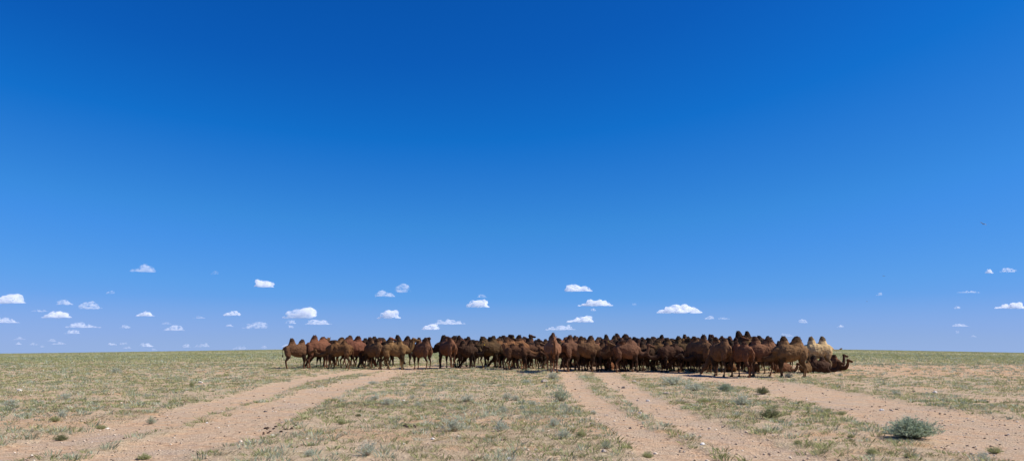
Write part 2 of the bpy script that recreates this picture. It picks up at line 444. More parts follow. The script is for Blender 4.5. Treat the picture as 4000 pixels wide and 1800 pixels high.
def coat_material(name, lo, hi, sc, body=False):
    m, T, out = mat_new(name)
    oi = T.n('ShaderNodeObjectInfo'); tc = T.n('ShaderNodeTexCoord'); P = tc.outputs['Object']
    off = T.n('ShaderNodeVectorMath'); off.operation = 'ADD'; T.l(P, off.inputs[0])
    cx = T.n('ShaderNodeCombineXYZ'); T.l(math_(T, 'MULTIPLY', oi.outputs['Random'], 20.), cx.inputs[0]); T.l(cx.outputs[0], off.inputs[1])
    n1 = noise_(T, off.outputs[0], sc, 4, .65).outputs[0]; n2 = noise_(T, off.outputs[0], sc*6, 3, .6).outputs[0]
    v = ramp(T, n1, [(.3, (lo,)*3), (.7, (hi,)*3)])
    c = mixc(T, 1.0, oi.outputs['Color'], v, 'MULTIPLY')
    c = mixc(T, 1.0, c, ramp(T, n2, [(.3, (.72, .72, .72)), (.7, (1.22, 1.22, 1.22))]), 'MULTIPLY')
    if body: c = mixc(T, 1.0, c, attr_(T, 'tone').outputs['Color'], 'MULTIPLY')
    b = T.n('ShaderNodeBsdfPrincipled'); b.inputs['Roughness'].default_value = .85
    b.inputs['Specular IOR Level'].default_value = .18
    b.inputs['Sheen Weight'].default_value = .12; b.inputs['Sheen Roughness'].default_value = .5
    T.l(c, b.inputs['Sheen Tint']); T.l(c, b.inputs['Base Color'])
    bp = T.n('ShaderNodeBump'); bp.inputs['Strength'].default_value = .7; bp.inputs['Distance'].default_value = .04
    T.l(math_(T, 'ADD', n1, math_(T, 'MULTIPLY', n2, .4)), bp.inputs['Height']); T.l(bp.outputs[0], b.inputs['Normal'])
    T.l(b.outputs[0], out.inputs[0])
    return m
M_COAT = coat_material('camel_coat', .68, 1.3, 3.2, True)
M_HAIR = coat_material('camel_dark_hair', .6, 1.25, 9.)
def flat_mat(name, col, rough=.6):
    m, T, out = mat_new(name)
    b = T.n('ShaderNodeBsdfPrincipled'); b.inputs['Base Color'].default_value = (*col, 1); b.inputs['Roughness'].default_value = rough
    T.l(b.outputs[0], out.inputs[0]); return m
M_TAG = flat_mat('yellow_plastic', (.85, .55, .02)); M_BRAND = flat_mat('white_paint', (.62, .55, .42), .9)
M_STRAP = flat_mat('dark_strap', (.02, .016, .012))

NECKS = {  # points x,z along the neck from the chest, then pitch of the head in degrees
 'up':   ([(.62, 1.36), (.92, 1.20), (1.14, 1.24), (1.28, 1.48), (1.33, 1.76), (1.33, 1.93)], -6),
 'high': ([(.62, 1.38), (.90, 1.28), (1.10, 1.36), (1.22, 1.62), (1.26, 1.92), (1.27, 2.07)], -4),
 'fwd':  ([(.62, 1.36), (.96, 1.16), (1.24, 1.14), (1.44, 1.30), (1.53, 1.52), (1.56, 1.66)], -4),
 'low':  ([(.62, 1.34), (.96, 1.12), (1.26, 1.02), (1.50, 1.04), (1.68, 1.16), (1.76, 1.26)], -12),
 'down': ([(.62, 1.34), (.92, 1.10), (1.12, .86), (1.26, .66), (1.36, .52), (1.42, .48)], -50),
 'rest': ([(.62, 1.36), (.94, 1.22), (1.20, 1.28), (1.40, 1.48), (1.50, 1.70), (1.53, 1.80)], 8),
}
def rot2(x, y, a): return x*math.cos(a)-y*math.sin(a), x*math.sin(a)+y*math.cos(a)
def camel_geometry(key, neck='up', yaw=0, head=0, stride=(0, 0, 0, 0), hump=(.36, .36), lean=(0, 0), thin=0., lying=False, tail='hang', bulk=1.0, hw=(1., 1.), hf=(.0, .0)):
    L = Loft(); dz = -.90 if lying else 0.
    w = (1-thin*.28)*bulk
    body = [(-.94, 0, 1.40, .05, .10), (-.88, 0, 1.41, .15, .20), (-.74, 0, 1.43, .25, .31), (-.55, 0, 1.43, .32, .37-.03*thin), (-.30, 0, 1.41, .37*w, .43-.05*thin),
            (0, 0, 1.36, .43*w, .49-.05*thin), (.28, 0, 1.34, .42*w, .50-.04*thin), (.50, 0, 1.36, .35, .46), (.68, 0, 1.38, .25, .36), (.82, 0, 1.34, .17, .26), (.92, 0, 1.28, .08, .15)]
    L.add([(x, y, z+dz, a, b) for x, y, z, a, b in body], seg=20)
    tuft = []
    for hx, h, ln, wd_, fl in ((.30, hump[0], lean[0], hw[0], hf[0]), (-.36, hump[1], lean[1], hw[1], hf[1])):
        z0 = 1.62+dz; rows = []
        for q, a, b in ((-.14, .29, .46), (.16, .235, .375), (.40, .185, .30), (.62, .145, .235), (.82, .108, .17), (.97, .06, .09)):
            droop = abs(ln)*q*q*.35
            rows.append((hx+fl*q*q, ln*q*q*.8, z0+(h+.31)*q-droop, a*(1+(wd_-1)*.5), b*wd_))
        L.add(rows, seg=14); tuft.append(rows)
    # legs
    feet = []
    for side in (1, -1):
        for fore in (1, 0):
            st = stride[(0 if side > 0 else 1)+(0 if fore else 2)]
            if not lying:
                if fore:
                    c = [(.54, .15, 1.45, .12, .24), (.52, .20, 1.22, .12, .21), (.50+st*.15, .205, 1.00, .10, .155), (.53+st*.42, .19, .78, .088, .115), (.55+st*.68, .175, .56, .068, .078),
                         (.54+st*.78, .17, .48, .050, .055), (.52+st*.95, .165, .28, .038, .042), (.52+st*1.02, .165, .12, .046, .05), (.55+st*1.05, .165, .05, .075, .085), (.57+st*1.05, .165, .015, .085, .10)]
                else:
                    c = [(-.62, .14, 1.50, .14, .22), (-.66, .20, 1.30, .14, .24), (-.64+st*.1, .215, 1.08, .125, .20), (-.60+st*.3, .205, .90, .095, .14), (-.66+st*.5, .19, .74, .068, .085),
                         (-.76+st*.68, .175, .60, .050, .062), (-.77+st*.76, .17, .50, .044, .050), (-.72+st*.92, .165, .28, .037, .042), (-.70+st*1.0, .165, .12, .044, .048), (-.67+st*1.04, .165, .05, .07, .082), (-.65+st*1.04, .165, .015, .08, .095)]
                feet.append(c[-1])
            elif fore:
                c = [(.54, .15, .55, .12, .22), (.58, .22, .36, .12, .16), (.74, .23, .16, .09, .10), (.80, .22, .09, .07, .08), (.60, .22, .06, .055, .06), (.42, .20, .05, .06, .05)]
            else:
                c = [(-.60, .15, .58, .14, .24), (-.50, .27, .42, .15, .22), (-.22, .33, .26, .13, .17), (-.10, .34, .14, .09, .10), (-.38, .34, .07, .06, .07), (-.62, .33, .06, .055, .06), (-.45, .34, .045, .06, .045)]
            c = [(x, y*side, z, a, b) for x, y, z, a, b in c]
            if lying: L.add(c, k=5, seg=12)
            else: L.add(c, lat=(0, 1, 0), seg=12)
    # neck
    pts, hp = NECKS[neck]; n = len(pts)
    rad = [(.17, .24), (.135, .19), (.11, .155), (.095, .13), (.085, .11), (.078, .095)]
    rows = []; lats = []; px, py = pts[0][0], 0.; prev = pts[0]; a = 0.
    for i, (x, z) in enumerate(pts):
        a = R(yaw)*min(1, i/(n-2)); dx = x-prev[0]
        ex, ey = rot2(dx, 0, a); px += ex; py += ey; prev = (x, z)
        rows.append((px, py, z+dz, rad[i][0]*(1-thin*.12), rad[i][1]*(1-thin*.12)))
        lats.append((-math.sin(a), math.cos(a), 0))
    L.add(rows, lat=np.array(lats), seg=14)
    neckrows = rows; necklats = lats
    # head
    ha = R(yaw+head); H = np.array([px, py, pts[-1][1]+dz+.02]); hpch = R(hp)
    def hd(x, y, z):
        x2 = x*math.cos(hpch)-z*math.sin(hpch); z2 = x*math.sin(hpch)+z*math.cos(hpch)
        X, Y = rot2(x2, y, ha); return (H[0]+X, H[1]+Y, H[2]+z2)
    hl = (-math.sin(ha), math.cos(ha), 0)
    L.add([(*hd(x, 0, z), a_, b_) for x, z, a_, b_ in ((-.11, -.02, .05, .06), (-.05, .02, .095, .105), (.05, .035, .10, .11), (.15, .02, .082, .092), (.25, -.005, .062, .072), (.34, -.02, .058, .07), (.42, -.035, .056, .062), (.47, -.045, .036, .042))], lat=hl, seg=14)
    L.add([(*hd(x, 0, z), a_, b_) for x, z, a_, b_ in ((.02, -.06, .06, .04), (.18, -.085, .045, .032), (.33, -.10, .04, .03), (.42, -.105, .032, .022))], lat=hl, seg=10)
    for s_ in (1, -1):
        L.add([(*hd(-.03, .075*s_, .09), .026, .022), (*hd(-.05, .105*s_, .145), .03, .02), (*hd(-.07, .125*s_, .195), .014, .012)], lat=hl, seg=8, k=3)
        L.add([(*hd(.06, .085*s_, .075), .02, .02), (*hd(.10, .092*s_, .08), .026, .024), (*hd(.14, .078*s_, .065), .015, .015)], lat=hl, seg=8, k=2)
    # tail
    tz = {'hang': [(-.90, 0, 1.62), (-1.00, .01, 1.50), (-1.03, .02, 1.25), (-1.01, .03, 1.02)],
          'out':  [(-.90, 0, 1.62), (-1.08, .03, 1.60), (-1.24, .05, 1.44), (-1.38, .06, 1.28)],
          'side': [(-.90, 0, 1.62), (-1.02, .14, 1.50), (-1.08, .26, 1.28), (-1.06, .34, 1.06)],
          'curl': [(-.90, 0, 1.58), (-1.06, 0, 1.42), (-1.20, 0, 1.38), (-1.40, .02, 1.46)]}[tail]
    if lying: tz = [(-.9, 0, 1.55), (-1.02, .03, 1.35), (-1.1, .08, 1.05), (-1.15, .12, .95)]
    rr = (.045, .034, .026, .024)
    L.add([(x, y, z+dz, r_, r_) for (x, y, z), r_ in zip(tz, rr)], seg=8)
    body_me = L.mesh('camel_body_'+key, .026, 2, M_COAT)
    from mathutils import noise as mn
    nrm = [v.normal.copy() for v in body_me.vertices]
    for v, vn in zip(body_me.vertices, nrm):
        if v.co.z-dz > .75:
            d = mn.fractal(v.co*5.5+Vector((hash_(key) % 17, 0, 0)), 1., 2.1, 3)
            v.co += vn*d*(.028 if abs(v.co.x) < .95 else .010)
    nv = len(body_me.vertices); co = np.zeros(nv*3); body_me.vertices.foreach_get('co', co); co = co.reshape(-1, 3)
    X_, Y_, Z_ = co[:, 0], co[:, 1], co[:, 2]-dz
    wob = (vnoise(X_*1., Y_*1.+Z_*1.7, .22, 5)-.5)*.3
    sm = lambda e0, e1, v: np.clip((v-e0)/(e1-e0), 0, 1)**2*(3-2*np.clip((v-e0)/(e1-e0), 0, 1))
    tone = np.ones(nv)
    legm = (np.abs(Y_) > .07)
    if not lying:
        fore = sm(.25, .36, X_)*(1-sm(.8, .95, X_))*(1-sm(.98, 1.20, Z_+wob*.5))*sm(.42, .62, Z_+wob*.3)*legm
        hind = (1-sm(-.42, -.3, X_))*(1-sm(.80, 1.02, Z_+wob*.5))*sm(.5, .66, Z_+wob*.3)*legm
        tone *= 1-.72*fore; tone *= 1-.52*hind  # dark forearm and thigh hair, deepened to stand in for shade on the legs
    hum = sm(1.92, 2.10, Z_+wob*.6)*(X_ < .62)*(X_ > -.75); tone *= 1-.58*hum
    nk = (X_ > .72)*(1-sm(1.25, 1.55, Z_+wob))*(Z_ > .75); tone *= 1-.28*nk
    tone *= 1+.18*sm(1.5, 1.8, Z_+wob)*(1-hum)*(X_ < .6)  # upper back painted lighter in the coat, where sunlight falls
    at_ = body_me.attributes.new('tone', 'FLOAT', 'POINT'); at_.data.foreach_set('value', tone.astype(np.float32))
    # dark hair
    parts = []
    rg = random.Random(hash_(key))
    def hairs(rows, n, ln, down=.0, r0=.012):
        """ragged locks standing off a loft path"""
        vs, fs = [], []
        A = catmull(rows, 5)
        for _ in range(n):
            i = rg.randrange(len(A)); x, y, z, a_, b_ = A[i]
            th = rg.random()*6.283
            ox, oy = math.cos(th)*b_*.92, math.sin(th)*a_*.92
            l_ = ln*(.5+rg.random()); dx, dy = math.cos(th)*l_*.5, math.sin(th)*l_*.5
            zz = l_*(1-2*down)*(.3+.5*rg.random())
            p = (x+ox, y+oy, z); q = (p[0]+dx, p[1]+dy, p[2]+zz); w_ = r0
            k = len(vs); vs += [(p[0]-w_*math.sin(th), p[1]+w_*math.cos(th), p[2]), (p[0]+w_*math.sin(th), p[1]-w_*math.cos(th), p[2]), q, (p[0]-math.cos(th)*.02, p[1]-math.sin(th)*.02, p[2]+.03)]
            fs += [(k, k+1, k+2), (k+1, k+3, k+2), (k+3, k, k+2)]
        return vs, fs
    def hair_part(nm, rows, n, ln, down=0., grow=1.06, lat=(0, 1, 0), vox=.024):
        Lh = Loft(); Lh.add([(x, y, z, a_*grow+.008, b_*grow+.008) for x, y, z, a_, b_ in rows], lat=lat, seg=12)
        me = Lh.mesh('camel_'+nm+'_'+key, vox, 1, M_HAIR)
        vs, fs = hairs(rows, n, ln, down)
        b_ = bmesh.new(); b_.from_mesh(me); vv = [b_.verts.new(v) for v in vs]
        for f in fs: b_.faces.new([vv[i] for i in f])
        b_.to_mesh(me); b_.free()
        parts.append((nm, me))
    for rows in tuft: hair_part('hump_hair', [r_ for r_ in rows[3:]], 60, .06, grow=1.0)
    t2, t3 = tz[-2], tz[-1]; e = (t3[0]+(t3[0]-t2[0])*.75, t3[1]+(t3[1]-t2[1])*.75, t3[2]+(t3[2]-t2[2])*.75+dz)
    hair_part('tail_tuft', [(t3[0], t3[1], t3[2]+dz, .026, .026), ((t3[0]+e[0])/2, (t3[1]+e[1])/2, (t3[2]+dz+e[2])/2, .042, .042), (*e, .016, .016)], 26, .06, .8, 1.0)
    # throat mane below the neck
    mr = []; ml = []
    for i in range(1, n-1):
        x, y, z, a_, b_ = neckrows[i]; t = np.subtract(neckrows[i+1][:3], neckrows[i-1][:3]); t /= np.linalg.norm(t)
        nn = np.cross(t, np.array(necklats[i])); nn = -nn if nn[2] > 0 or (abs(nn[2]) < .2 and nn[0]*math.cos(a) < 0) else nn
        s_ = b_*.72; mr.append((x+nn[0]*s_, y+nn[1]*s_, z+nn[2]*s_, a_*.55, .055))
        ml.append(necklats[i])
    hair_part('throat_mane', mr, 60, .06, .9, 1.0, lat=np.array(ml))
    ear = hd(-.05, .12, .17)
    return dict(body=body_me, parts=parts, ear=ear, topz=max(v.co.z for v in body_me.vertices), head=hd, cheek=(hd(.10, .10, 0), hd(.2, .07, -.12)))
def hash_(s):
    h = 7
    for ch in s: h = (h*31+ord(ch)) % 99991
    return h
A_, B_, C_, D_ = (.0, .0, .0, .0), (.16, -.14, -.10, .20), (-.12, .10, .16, -.14), (.04, -.06, -.30, .28)
POSES = {
 'up_a':  dict(neck='up', stride=A_, hump=(.30, .26), hw=(.95, 1.1), hf=(.06, -.05)), 'up_b': dict(neck='up', yaw=28, stride=B_, hump=(.22, .34), hw=(1.1, .9), lean=(.10, 0)),
 'up_c':  dict(neck='high', yaw=-35, head=-20, stride=C_, hump=(.34, .20), hw=(.9, 1.15), hf=(-.04, .08), tail='side'),
 'up_d':  dict(neck='high', head=25, stride=C_, hump=(.26, .30), bulk=.95, hf=(.10, -.10)),
 'fwd_a': dict(neck='fwd', stride=B_, hump=(.32, .28), hw=(1.0, .95), hf=(.05, .05)), 'fwd_b': dict(neck='fwd', yaw=-30, stride=C_, hump=(.26, .34), lean=(.16, -.12), hw=(1.2, .85)),
 'fwd_c': dict(neck='rest', yaw=40, head=30, stride=A_, hump=(.20, .30), hw=(1.15, 1.), tail='out', hf=(-.06, -.06)),
 'low_a': dict(neck='low', stride=A_, hump=(.28, .36), hw=(.9, .85), hf=(.06, -.08)), 'low_b': dict(neck='low', yaw=42, stride=C_, hump=(.34, .24), hw=(.8, 1.25), tail='out', lean=(0, .14)),
 'down_a': dict(neck='down', stride=B_, hump=(.26, .30), hw=(1.25, .95), hf=(.0, -.1)), 'down_b': dict(neck='down', yaw=35, stride=A_, hump=(.34, .22), hw=(.85, 1.2), lean=(-.1, .2), tail='side'),
 'flop':  dict(neck='fwd', stride=C_, hump=(.28, .18), lean=(.34, -.34), hw=(1.2, 1.25)),
 'thin':  dict(neck='low', stride=B_, hump=(.06, .02), thin=1., tail='side', hw=(1.2, 1.2)),
 'young': dict(neck='low', stride=C_, hump=(.14, .10), thin=.6, bulk=.85, hw=(.8, .9)),
 'young_up': dict(neck='high', yaw=10, stride=D_, hump=(.20, .14), thin=.7, bulk=.85, hw=(.75, .8)),
 'stride': dict(neck='low', yaw=-20, stride=D_, hump=(.34, .28), hw=(.9, 1.15), tail='side', hf=(.05, -.08)),
 'bull':  dict(neck='up', yaw=15, stride=A_, hump=(.60, .62), hw=(1.05, 1.2), hf=(-.05, -.12)),
 'front': dict(neck='up', yaw=-14, head=0, stride=(.10, -.10, .12, -.08), hump=(.42, .26), bulk=1.25, hw=(1.15, 1.2)),
 'away':  dict(neck='low', yaw=-62, stride=A_, hump=(.36, .34), bulk=1.08, hw=(.95, 1.2), hf=(.03, -.08)),
 'curl':  dict(neck='low', yaw=30, stride=A_, hump=(.34, .34), tail='curl', hw=(.85, .9), hf=(.05, -.02)),
 'rear_a': dict(neck='down', yaw=-25, stride=B_, hump=(.30, .22), lean=(-.18, .16), hw=(1., 1.15), bulk=1.12, tail='hang'),
 'rear_b': dict(neck='low', yaw=25, stride=A_, hump=(.24, .32), lean=(.12, -.06), hw=(1.1, .95), bulk=1.12, tail='side'),
 'lie_a': dict(neck='fwd', lying=True, hump=(.20, .24)), 'lie_b': dict(neck='high', lying=True, yaw=10, hump=(.24, .16)),
 'lie_c': dict(neck='low', lying=True, yaw=-25, hump=(.26, .24)),
}
GEO = {}
def geo(k):
    if k not in GEO: GEO[k] = camel_geometry(k, **POSES[k])
    return GEO[k]
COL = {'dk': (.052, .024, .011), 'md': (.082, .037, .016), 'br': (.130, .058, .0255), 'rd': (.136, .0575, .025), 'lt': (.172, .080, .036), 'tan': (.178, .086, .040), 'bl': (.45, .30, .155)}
PROTO = {}
CAMELS = []
def quad_strip_on(me, pts, w, mat, name):
    """a narrow painted strip hugging the coat"""
    b_ = bmesh.new(); b_.from_mesh(me); bv = BVHTree.FromBMesh(b_)
    P = [Vector(p) for p in pts]; out = []
    for i in range(len(P)-1):
        for j in range(6): out.append(P[i].lerp(P[i+1], j/6))
    out.append(P[-1]); vs = []; fs = []
    for i, p in enumerate(out):
        q = out[min(i+1, len(out)-1)]-out[max(i-1, 0)]
        loc, nr, *_ = bv.find_nearest(p); s_ = nr.cross(q).normalized()*w
        vs += [loc+nr*.012-s_, loc+nr*.012+s_]
    for i in range(len(out)-1): fs.append((2*i, 2*i+1, 2*i+3, 2*i+2))
    m2 = bpy.data.meshes.new(name); m2.from_pydata(vs, [], fs); m2.materials.append(mat); b_.free()
    return m2
def camel(px, py, top, ang, pose, col, label, D=None, flip=False, tag=False, brand=False, strap=False, group='camels crowded together in the herd', s=None):
    """px: pixel of the middle of the body; py: pixel row of the feet (or D: distance); top: pixel row of the hump tops"""
    g = geo(pose)
    p = at(px, py) if D is None else at_depth(px, D)
    k = s
    if k is None:
        _, rz = ray(px, top); zt = EYE+rz*p.y
        k = (zt-p.z)/(g['topz']+.03)
    o = empty('camel', (p.x, p.y, p.z-.01), label, 'camel', group, R(ang))
    base = COL[col]; rr = random.Random(int(px*13+top))
    o.scale = (k*rr.uniform(.92, 1.07), (-k if flip else k)*rr.uniform(.92, 1.1), k)
    base = tuple(c_*(.88+.24*rr.random()) for c_ in base)
    if pose not in PROTO:
        PROTO[pose] = [('body', g['body'])]+g['parts']
    for nm, me in PROTO[pose]:
        c = bpy.data.objects.new(nm, me); C.objects.link(c); c.parent = o
        if nm == 'body': c.color = (*base, 1)
        else: c.color = (*(tuple(.028+v*.22 for v in base) if nm == 'hump_hair' else tuple(v*.5 for v in base)), 1)
        if nm == 'hump_hair': c.color = (base[0]*.40+.006, base[1]*.38+.004, base[2]*.38+.003, 1)
        if nm == 'throat_mane': c.color = (base[0]*.6, base[1]*.58, base[2]*.55, 1)
    if tag:
        e = Vector(g['ear']); L = Loft()
        b_ = bmesh.new(); bmesh.ops.create_cube(b_, size=1); bmesh.ops.scale(b_, vec=(.05, .10, .14), verts=b_.verts); bmesh.ops.bevel(b_, geom=b_.edges[:], offset=.012, segments=2)
        bmesh.ops.translate(b_, vec=e+Vector((0, .02, -.02)), verts=b_.verts)
        m2 = bpy.data.meshes.new('ear_tag'); b_.to_mesh(m2); b_.free(); m2.materials.append(M_TAG)
        link('ear_tag', m2, o)
    if brand:
        sg = 1 if brand > 0 else -1
        for pts in ([(-.72, .4*sg, 1.66), (-.58, .4*sg, 1.54), (-.44, .4*sg, 1.56)], [(-.60, .4*sg, 1.56), (-.50, .4*sg, 1.70)]):
            link('brand_mark', quad_strip_on(g['body'], pts, .022, M_BRAND, 'brand_mark'), o)
    if strap:
        hd = g['head']
        pts = [hd(.24, .10*math.sin(a), -.02+.12*math.cos(a)) for a in np.linspace(0, 2*math.pi, 9)]
        link('halter', quad_strip_on(g['body'], pts, .016, M_STRAP, 'halter'), o)
    CAMELS.append((o, k, p))
    return o
# px, feet row, hump-top row, heading (0 = right, 90 = away), pose, colour, label
G = 'camels crowded together in the herd'
def bk(px, D, top, ang, pose, col, label, **kw): camel(px, None, top, ang, pose, col, label, D=D, **kw)
# --- left end, front row
camel(1158, 1438, 1318, 24, 'low_a', 'br', 'brown camel at the far left end of the herd, rump to the open grass')
camel(1243, 1436, 1307, 36, 'rear_b', 'br', 'big brown camel second from the left end, tail flicked out to the left')
camel(1322, 1440, 1325, 170, 'young', 'br', 'small brown camel with white rump mark stretching its head low to the left', flip=True, brand=1)
bk(1345, 57, 1307, 218, 'up_b', 'br', 'brown camel looking left over the small camel with the white rump mark')
camel(1378, 1437, 1309, 24, 'rear_a', 'rd', 'reddish camel with round dark hump between the two marked rumps')
camel(1458, 1439, 1318, 142, 'fwd_a', 'br', 'brown camel with white check mark on its rump, head turned left', brand=-1)
bk(1440, 58, 1318, 196, 'up_a', 'dk', 'dark camel whose face pokes up left of the white check mark rump')
bk(1462, 56, 1311, 352, 'up_d', 'rd', 'reddish camel with dark neck, head raised right behind the white check mark rump')
bk(1478, 60, 1311, 20, 'fwd_c', 'md', 'brown camel deep behind the white check mark rump, only its hump top clear')
camel(1543, 1440, 1313, 8, 'young_up', 'lt', 'slim light brown young camel striding right with its neck curled up')
bk(1572, 58, 1305, 4, 'low_a', 'dk', 'dark camel with two tall pointed black humps behind the slim young camel')
bk(1540, 57, 1314, 355, 'up_a', 'lt', 'light brown camel with pale face raised behind the slim young camel')
camel(1646, 1439, 1315, 138, 'away', 'br', 'brown camel standing alone before the gap in the herd, two upright humps')
# --- after the gap
camel(1752, 1435, 1306, 183, 'up_a', 'dk', 'dark camel with its head held up left at the edge of the gap')
camel(1748, 1438, 1310, 122, 'rear_a', 'br', 'brown camel with pale hind end and tail blown right, beside the gap')
camel(1812, 1436, 1307, 20, 'low_a', 'dk', 'very dark camel with two ragged black humps right of the blown tail')
bk(1790, 57, 1312, 40, 'fwd_b', 'md', 'brown camel half hidden behind the two ragged black humps')
camel(1822, 1438, 1325, 352, 'fwd_a', 'dk', 'small dark camel with a yellow ear tag looking right, left of the cocked hind leg', tag=True)
camel(1908, 1436, 1308, 12, 'stride', 'md', 'brown camel with pointed humps, one hind leg cocked, grazing reach to the right')
bk(1962, 55, 1312, 195, 'fwd_c', 'rd', 'reddish camel with a thick arched neck left of the flat backed pale camel')
bk(1936, 58, 1311, 350, 'up_a', 'dk', 'dark camel with a yellow ear tag behind the flat backed pale camel', tag=True)
camel(2014, 1441, 1319, 8, 'thin', 'lt', 'pale brown flat backed camel with almost no humps')
camel(2022, 1444, 1337, 355, 'young', 'md', 'small dark brown young camel in front of the flat backed pale camel')
camel(2050, 1437, 1322, 350, 'up_b', 'br', 'brown camel raising its white face left of the camel facing out', flip=True, s=.84)
bk(1985, 62, 1305, 345, 'up_a', 'md', 'brown camel whose head rises over the flat backed pale camel, looking right')
bk(2012, 64, 1301, 340, 'up_d', 'md', 'brown camel holding its head highest above the flat backed pale camel')
bk(2060, 60, 1311, 10, 'low_b', 'md', 'brown camel with one rounded hump showing left of the camel facing out')
bk(2050, 57, 1318, 5, 'up_a', 'dk', 'dark camel with its head beside the camel facing out, mouth pointing right')
bk(2085, 62, 1321, 20, 'fwd_b', 'dk', 'dark camel low in the second row left of the camel facing out')
camel(2158, 1452, 1297, 277, 'front', 'tan', 'light brown camel stepped out of the herd and facing straight at the viewer', group='camels crowded together in the herd')
# --- middle
bk(2200, 58, 1312, 350, 'flop', 'lt', 'light brown camel with flopped hump just right of the camel facing out')
bk(2118, 60, 1320, 200, 'fwd_a', 'md', 'brown camel mostly hidden behind the camel facing out')
camel(2243, 1446, 1306, 38, 'rear_b', 'br', 'brown camel with pale hind quarter and dark peak, right of the camel facing out')
camel(2291, 1447, 1308, 352, 'fwd_a', 'br', 'large brown camel standing sideways with yellow ear tag at the middle track', tag=True)
bk(2262, 60, 1308, 190, 'low_b', 'md', 'brown camel behind the large ear tagged one on its rump side')
bk(2322, 57, 1313, 200, 'fwd_c', 'rd', 'reddish camel leaning its neck over the back of the large ear tagged one')
camel(2352, 1444, 1325, 345, 'down_b', 'lt', 'light brown camel wearing a dark halter, head hanging low', strap=True)
bk(2330, 58, 1318, 350, 'up_a', 'md', 'brown camel with pale muzzle raised above the haltered one')
bk(2362, 62, 1314, 30, 'low_a', 'dk', 'dark small humped camel in the back row above the haltered one')
bk(2388, 66, 1303, 8, 'low_a', 'dk', 'dark camel with twin close black humps standing above the middle of the herd')
bk(2432, 67, 1299, 6, 'down_a', 'dk', 'dark camel with the tallest black twin humps in the middle of the herd')
bk(2372, 55, 1322, 355, 'fwd_b', 'br', 'brown camel pressed between the haltered camel and the strong hind legs')
bk(2410, 61, 1316, 170, 'fwd_c', 'md', 'brown camel filling the gap under the twin close black humps')
camel(2452, 1450, 1320, 10, 'flop', 'br', 'big brown camel with a slumped hump and strong dark hind legs')
bk(2461, 63, 1315, 200, 'low_b', 'dk', 'small dark round hump peeping over the slumped hump')
bk(2446, 58, 1314, 352, 'up_a', 'lt', 'pale headed camel looking right over the slumped hump')
bk(2496, 62, 1313, 160, 'fwd_a', 'dk', 'dark humped camel between the slumped hump and the smiling pale head')
camel(2478, 1445, 1327, 355, 'fwd_a', 'md', 'brown camel with long pale head raised right in the front row', s=.93)
bk(2470, 60, 1313, 350, 'up_d', 'dk', 'dark camel holding a black head flat above the long pale head')
bk(2574, 58, 1305, 20, 'down_b', 'dk', 'dark camel with a tall narrow black hump')
bk(2535, 57, 1318, 175, 'low_a', 'md', 'brown camel left of the tall narrow black hump')
camel(2594, 1447, 1315, 348, 'up_c', 'br', 'brown camel with deep curved neck and face turned to the viewer in the front row', flip=True)
bk(2560, 55, 1316, 355, 'up_a', 'dk', 'dark camel with black head above the deep curved neck')
bk(2608, 64, 1317, 100, 'fwd_a', 'rd', 'reddish camel seen as a small round hump above the front row')
bk(2640, 60, 1314, 150, 'fwd_c', 'md', 'brown camel hemmed in right of the deep curved neck')
camel(2672, 1449, 1309, 175, 'low_b', 'md', 'brown camel with narrow legs left of the pale topped back')
bk(2679, 57, 1303, 80, 'fwd_a', 'rd', 'reddish camel seen from behind with a rounded hump')
bk(2706, 63, 1311, 30, 'low_a', 'dk', 'dark camel between two rounded reddish humps')
camel(2734, 1455, 1304, 128, 'rear_b', 'br', 'brown camel with a sunlit back and two upright rounded humps')
bk(2700, 55, 1318, 175, 'up_c', 'md', 'brown camel with its head between the sunlit back and the reddish hump')
bk(2783, 60, 1303, 90, 'fwd_a', 'rd', 'reddish camel with one broad rounded hump left of the tall bull humps')
bk(2768, 56, 1315, 205, 'up_b', 'br', 'brown camel facing left between sunlit back and the broad rounded hump')
bk(2812, 63, 1309, 15, 'low_b', 'md', 'brown camel in the back row left of the tall bull humps')
bk(2838, 60, 1310, 170, 'fwd_b', 'rd', 'reddish camel hidden up to its humps left of the tall bull humps')
camel(2792, 1452, 1316, 100, 'low_a', 'dk', 'dark camel standing in shade behind the sunlit back, legs only clear')
# --- right end
camel(2818, 1467, 1312, 112, 'rear_a', 'br', 'brown camel seen from behind with sunlit tail root pointing right', flip=True)
bk(2868, 52, 1311, 285, 'up_d', 'br', 'brown camel facing the viewer between two camels seen from behind')
bk(2852, 56, 1315, 260, 'up_a', 'rd', 'reddish camel facing the viewer beneath the left bull hump')
bk(2912, 60, 1289, 5, 'bull', 'md', 'bull camel with the two tallest humps of the whole herd')
camel(2897, 1471, 1328, 112, 'young', 'br', 'small brown camel seen from behind with a long hanging tail', flip=True)
bk(2927, 53, 1306, 175, 'flop', 'br', 'brown camel whose hump folds over in front of the tall bull humps')
camel(2981, 1470, 1310, 170, 'stride', 'lt', 'large light brown camel standing with its hind leg stretched back to the right')
bk(2988, 58, 1308, 160, 'fwd_a', 'dk', 'dark camel with its hump above the back of the hind leg stretching one')
bk(3034, 56, 1329, 175, 'low_b', 'md', 'dark brown camel with low back between two light camels at the right end')
bk(3060, 60, 1329, 175, 'down_b', 'dk', 'dark camel low behind the right end camel, a sliver of its back showing')
camel(3092, 1474, 1309, 172, 'away', 'tan', 'light brown camel last on its feet at the right end, two dark tipped humps')
camel(3000, 1457, 1330, 200, 'young', 'md', 'brown young camel standing behind the legs of the right end camel')
bk(3196, 49.5, 1310, 174, 'curl', 'bl', 'blond camel with two neat humps and curled black tail at the right end')
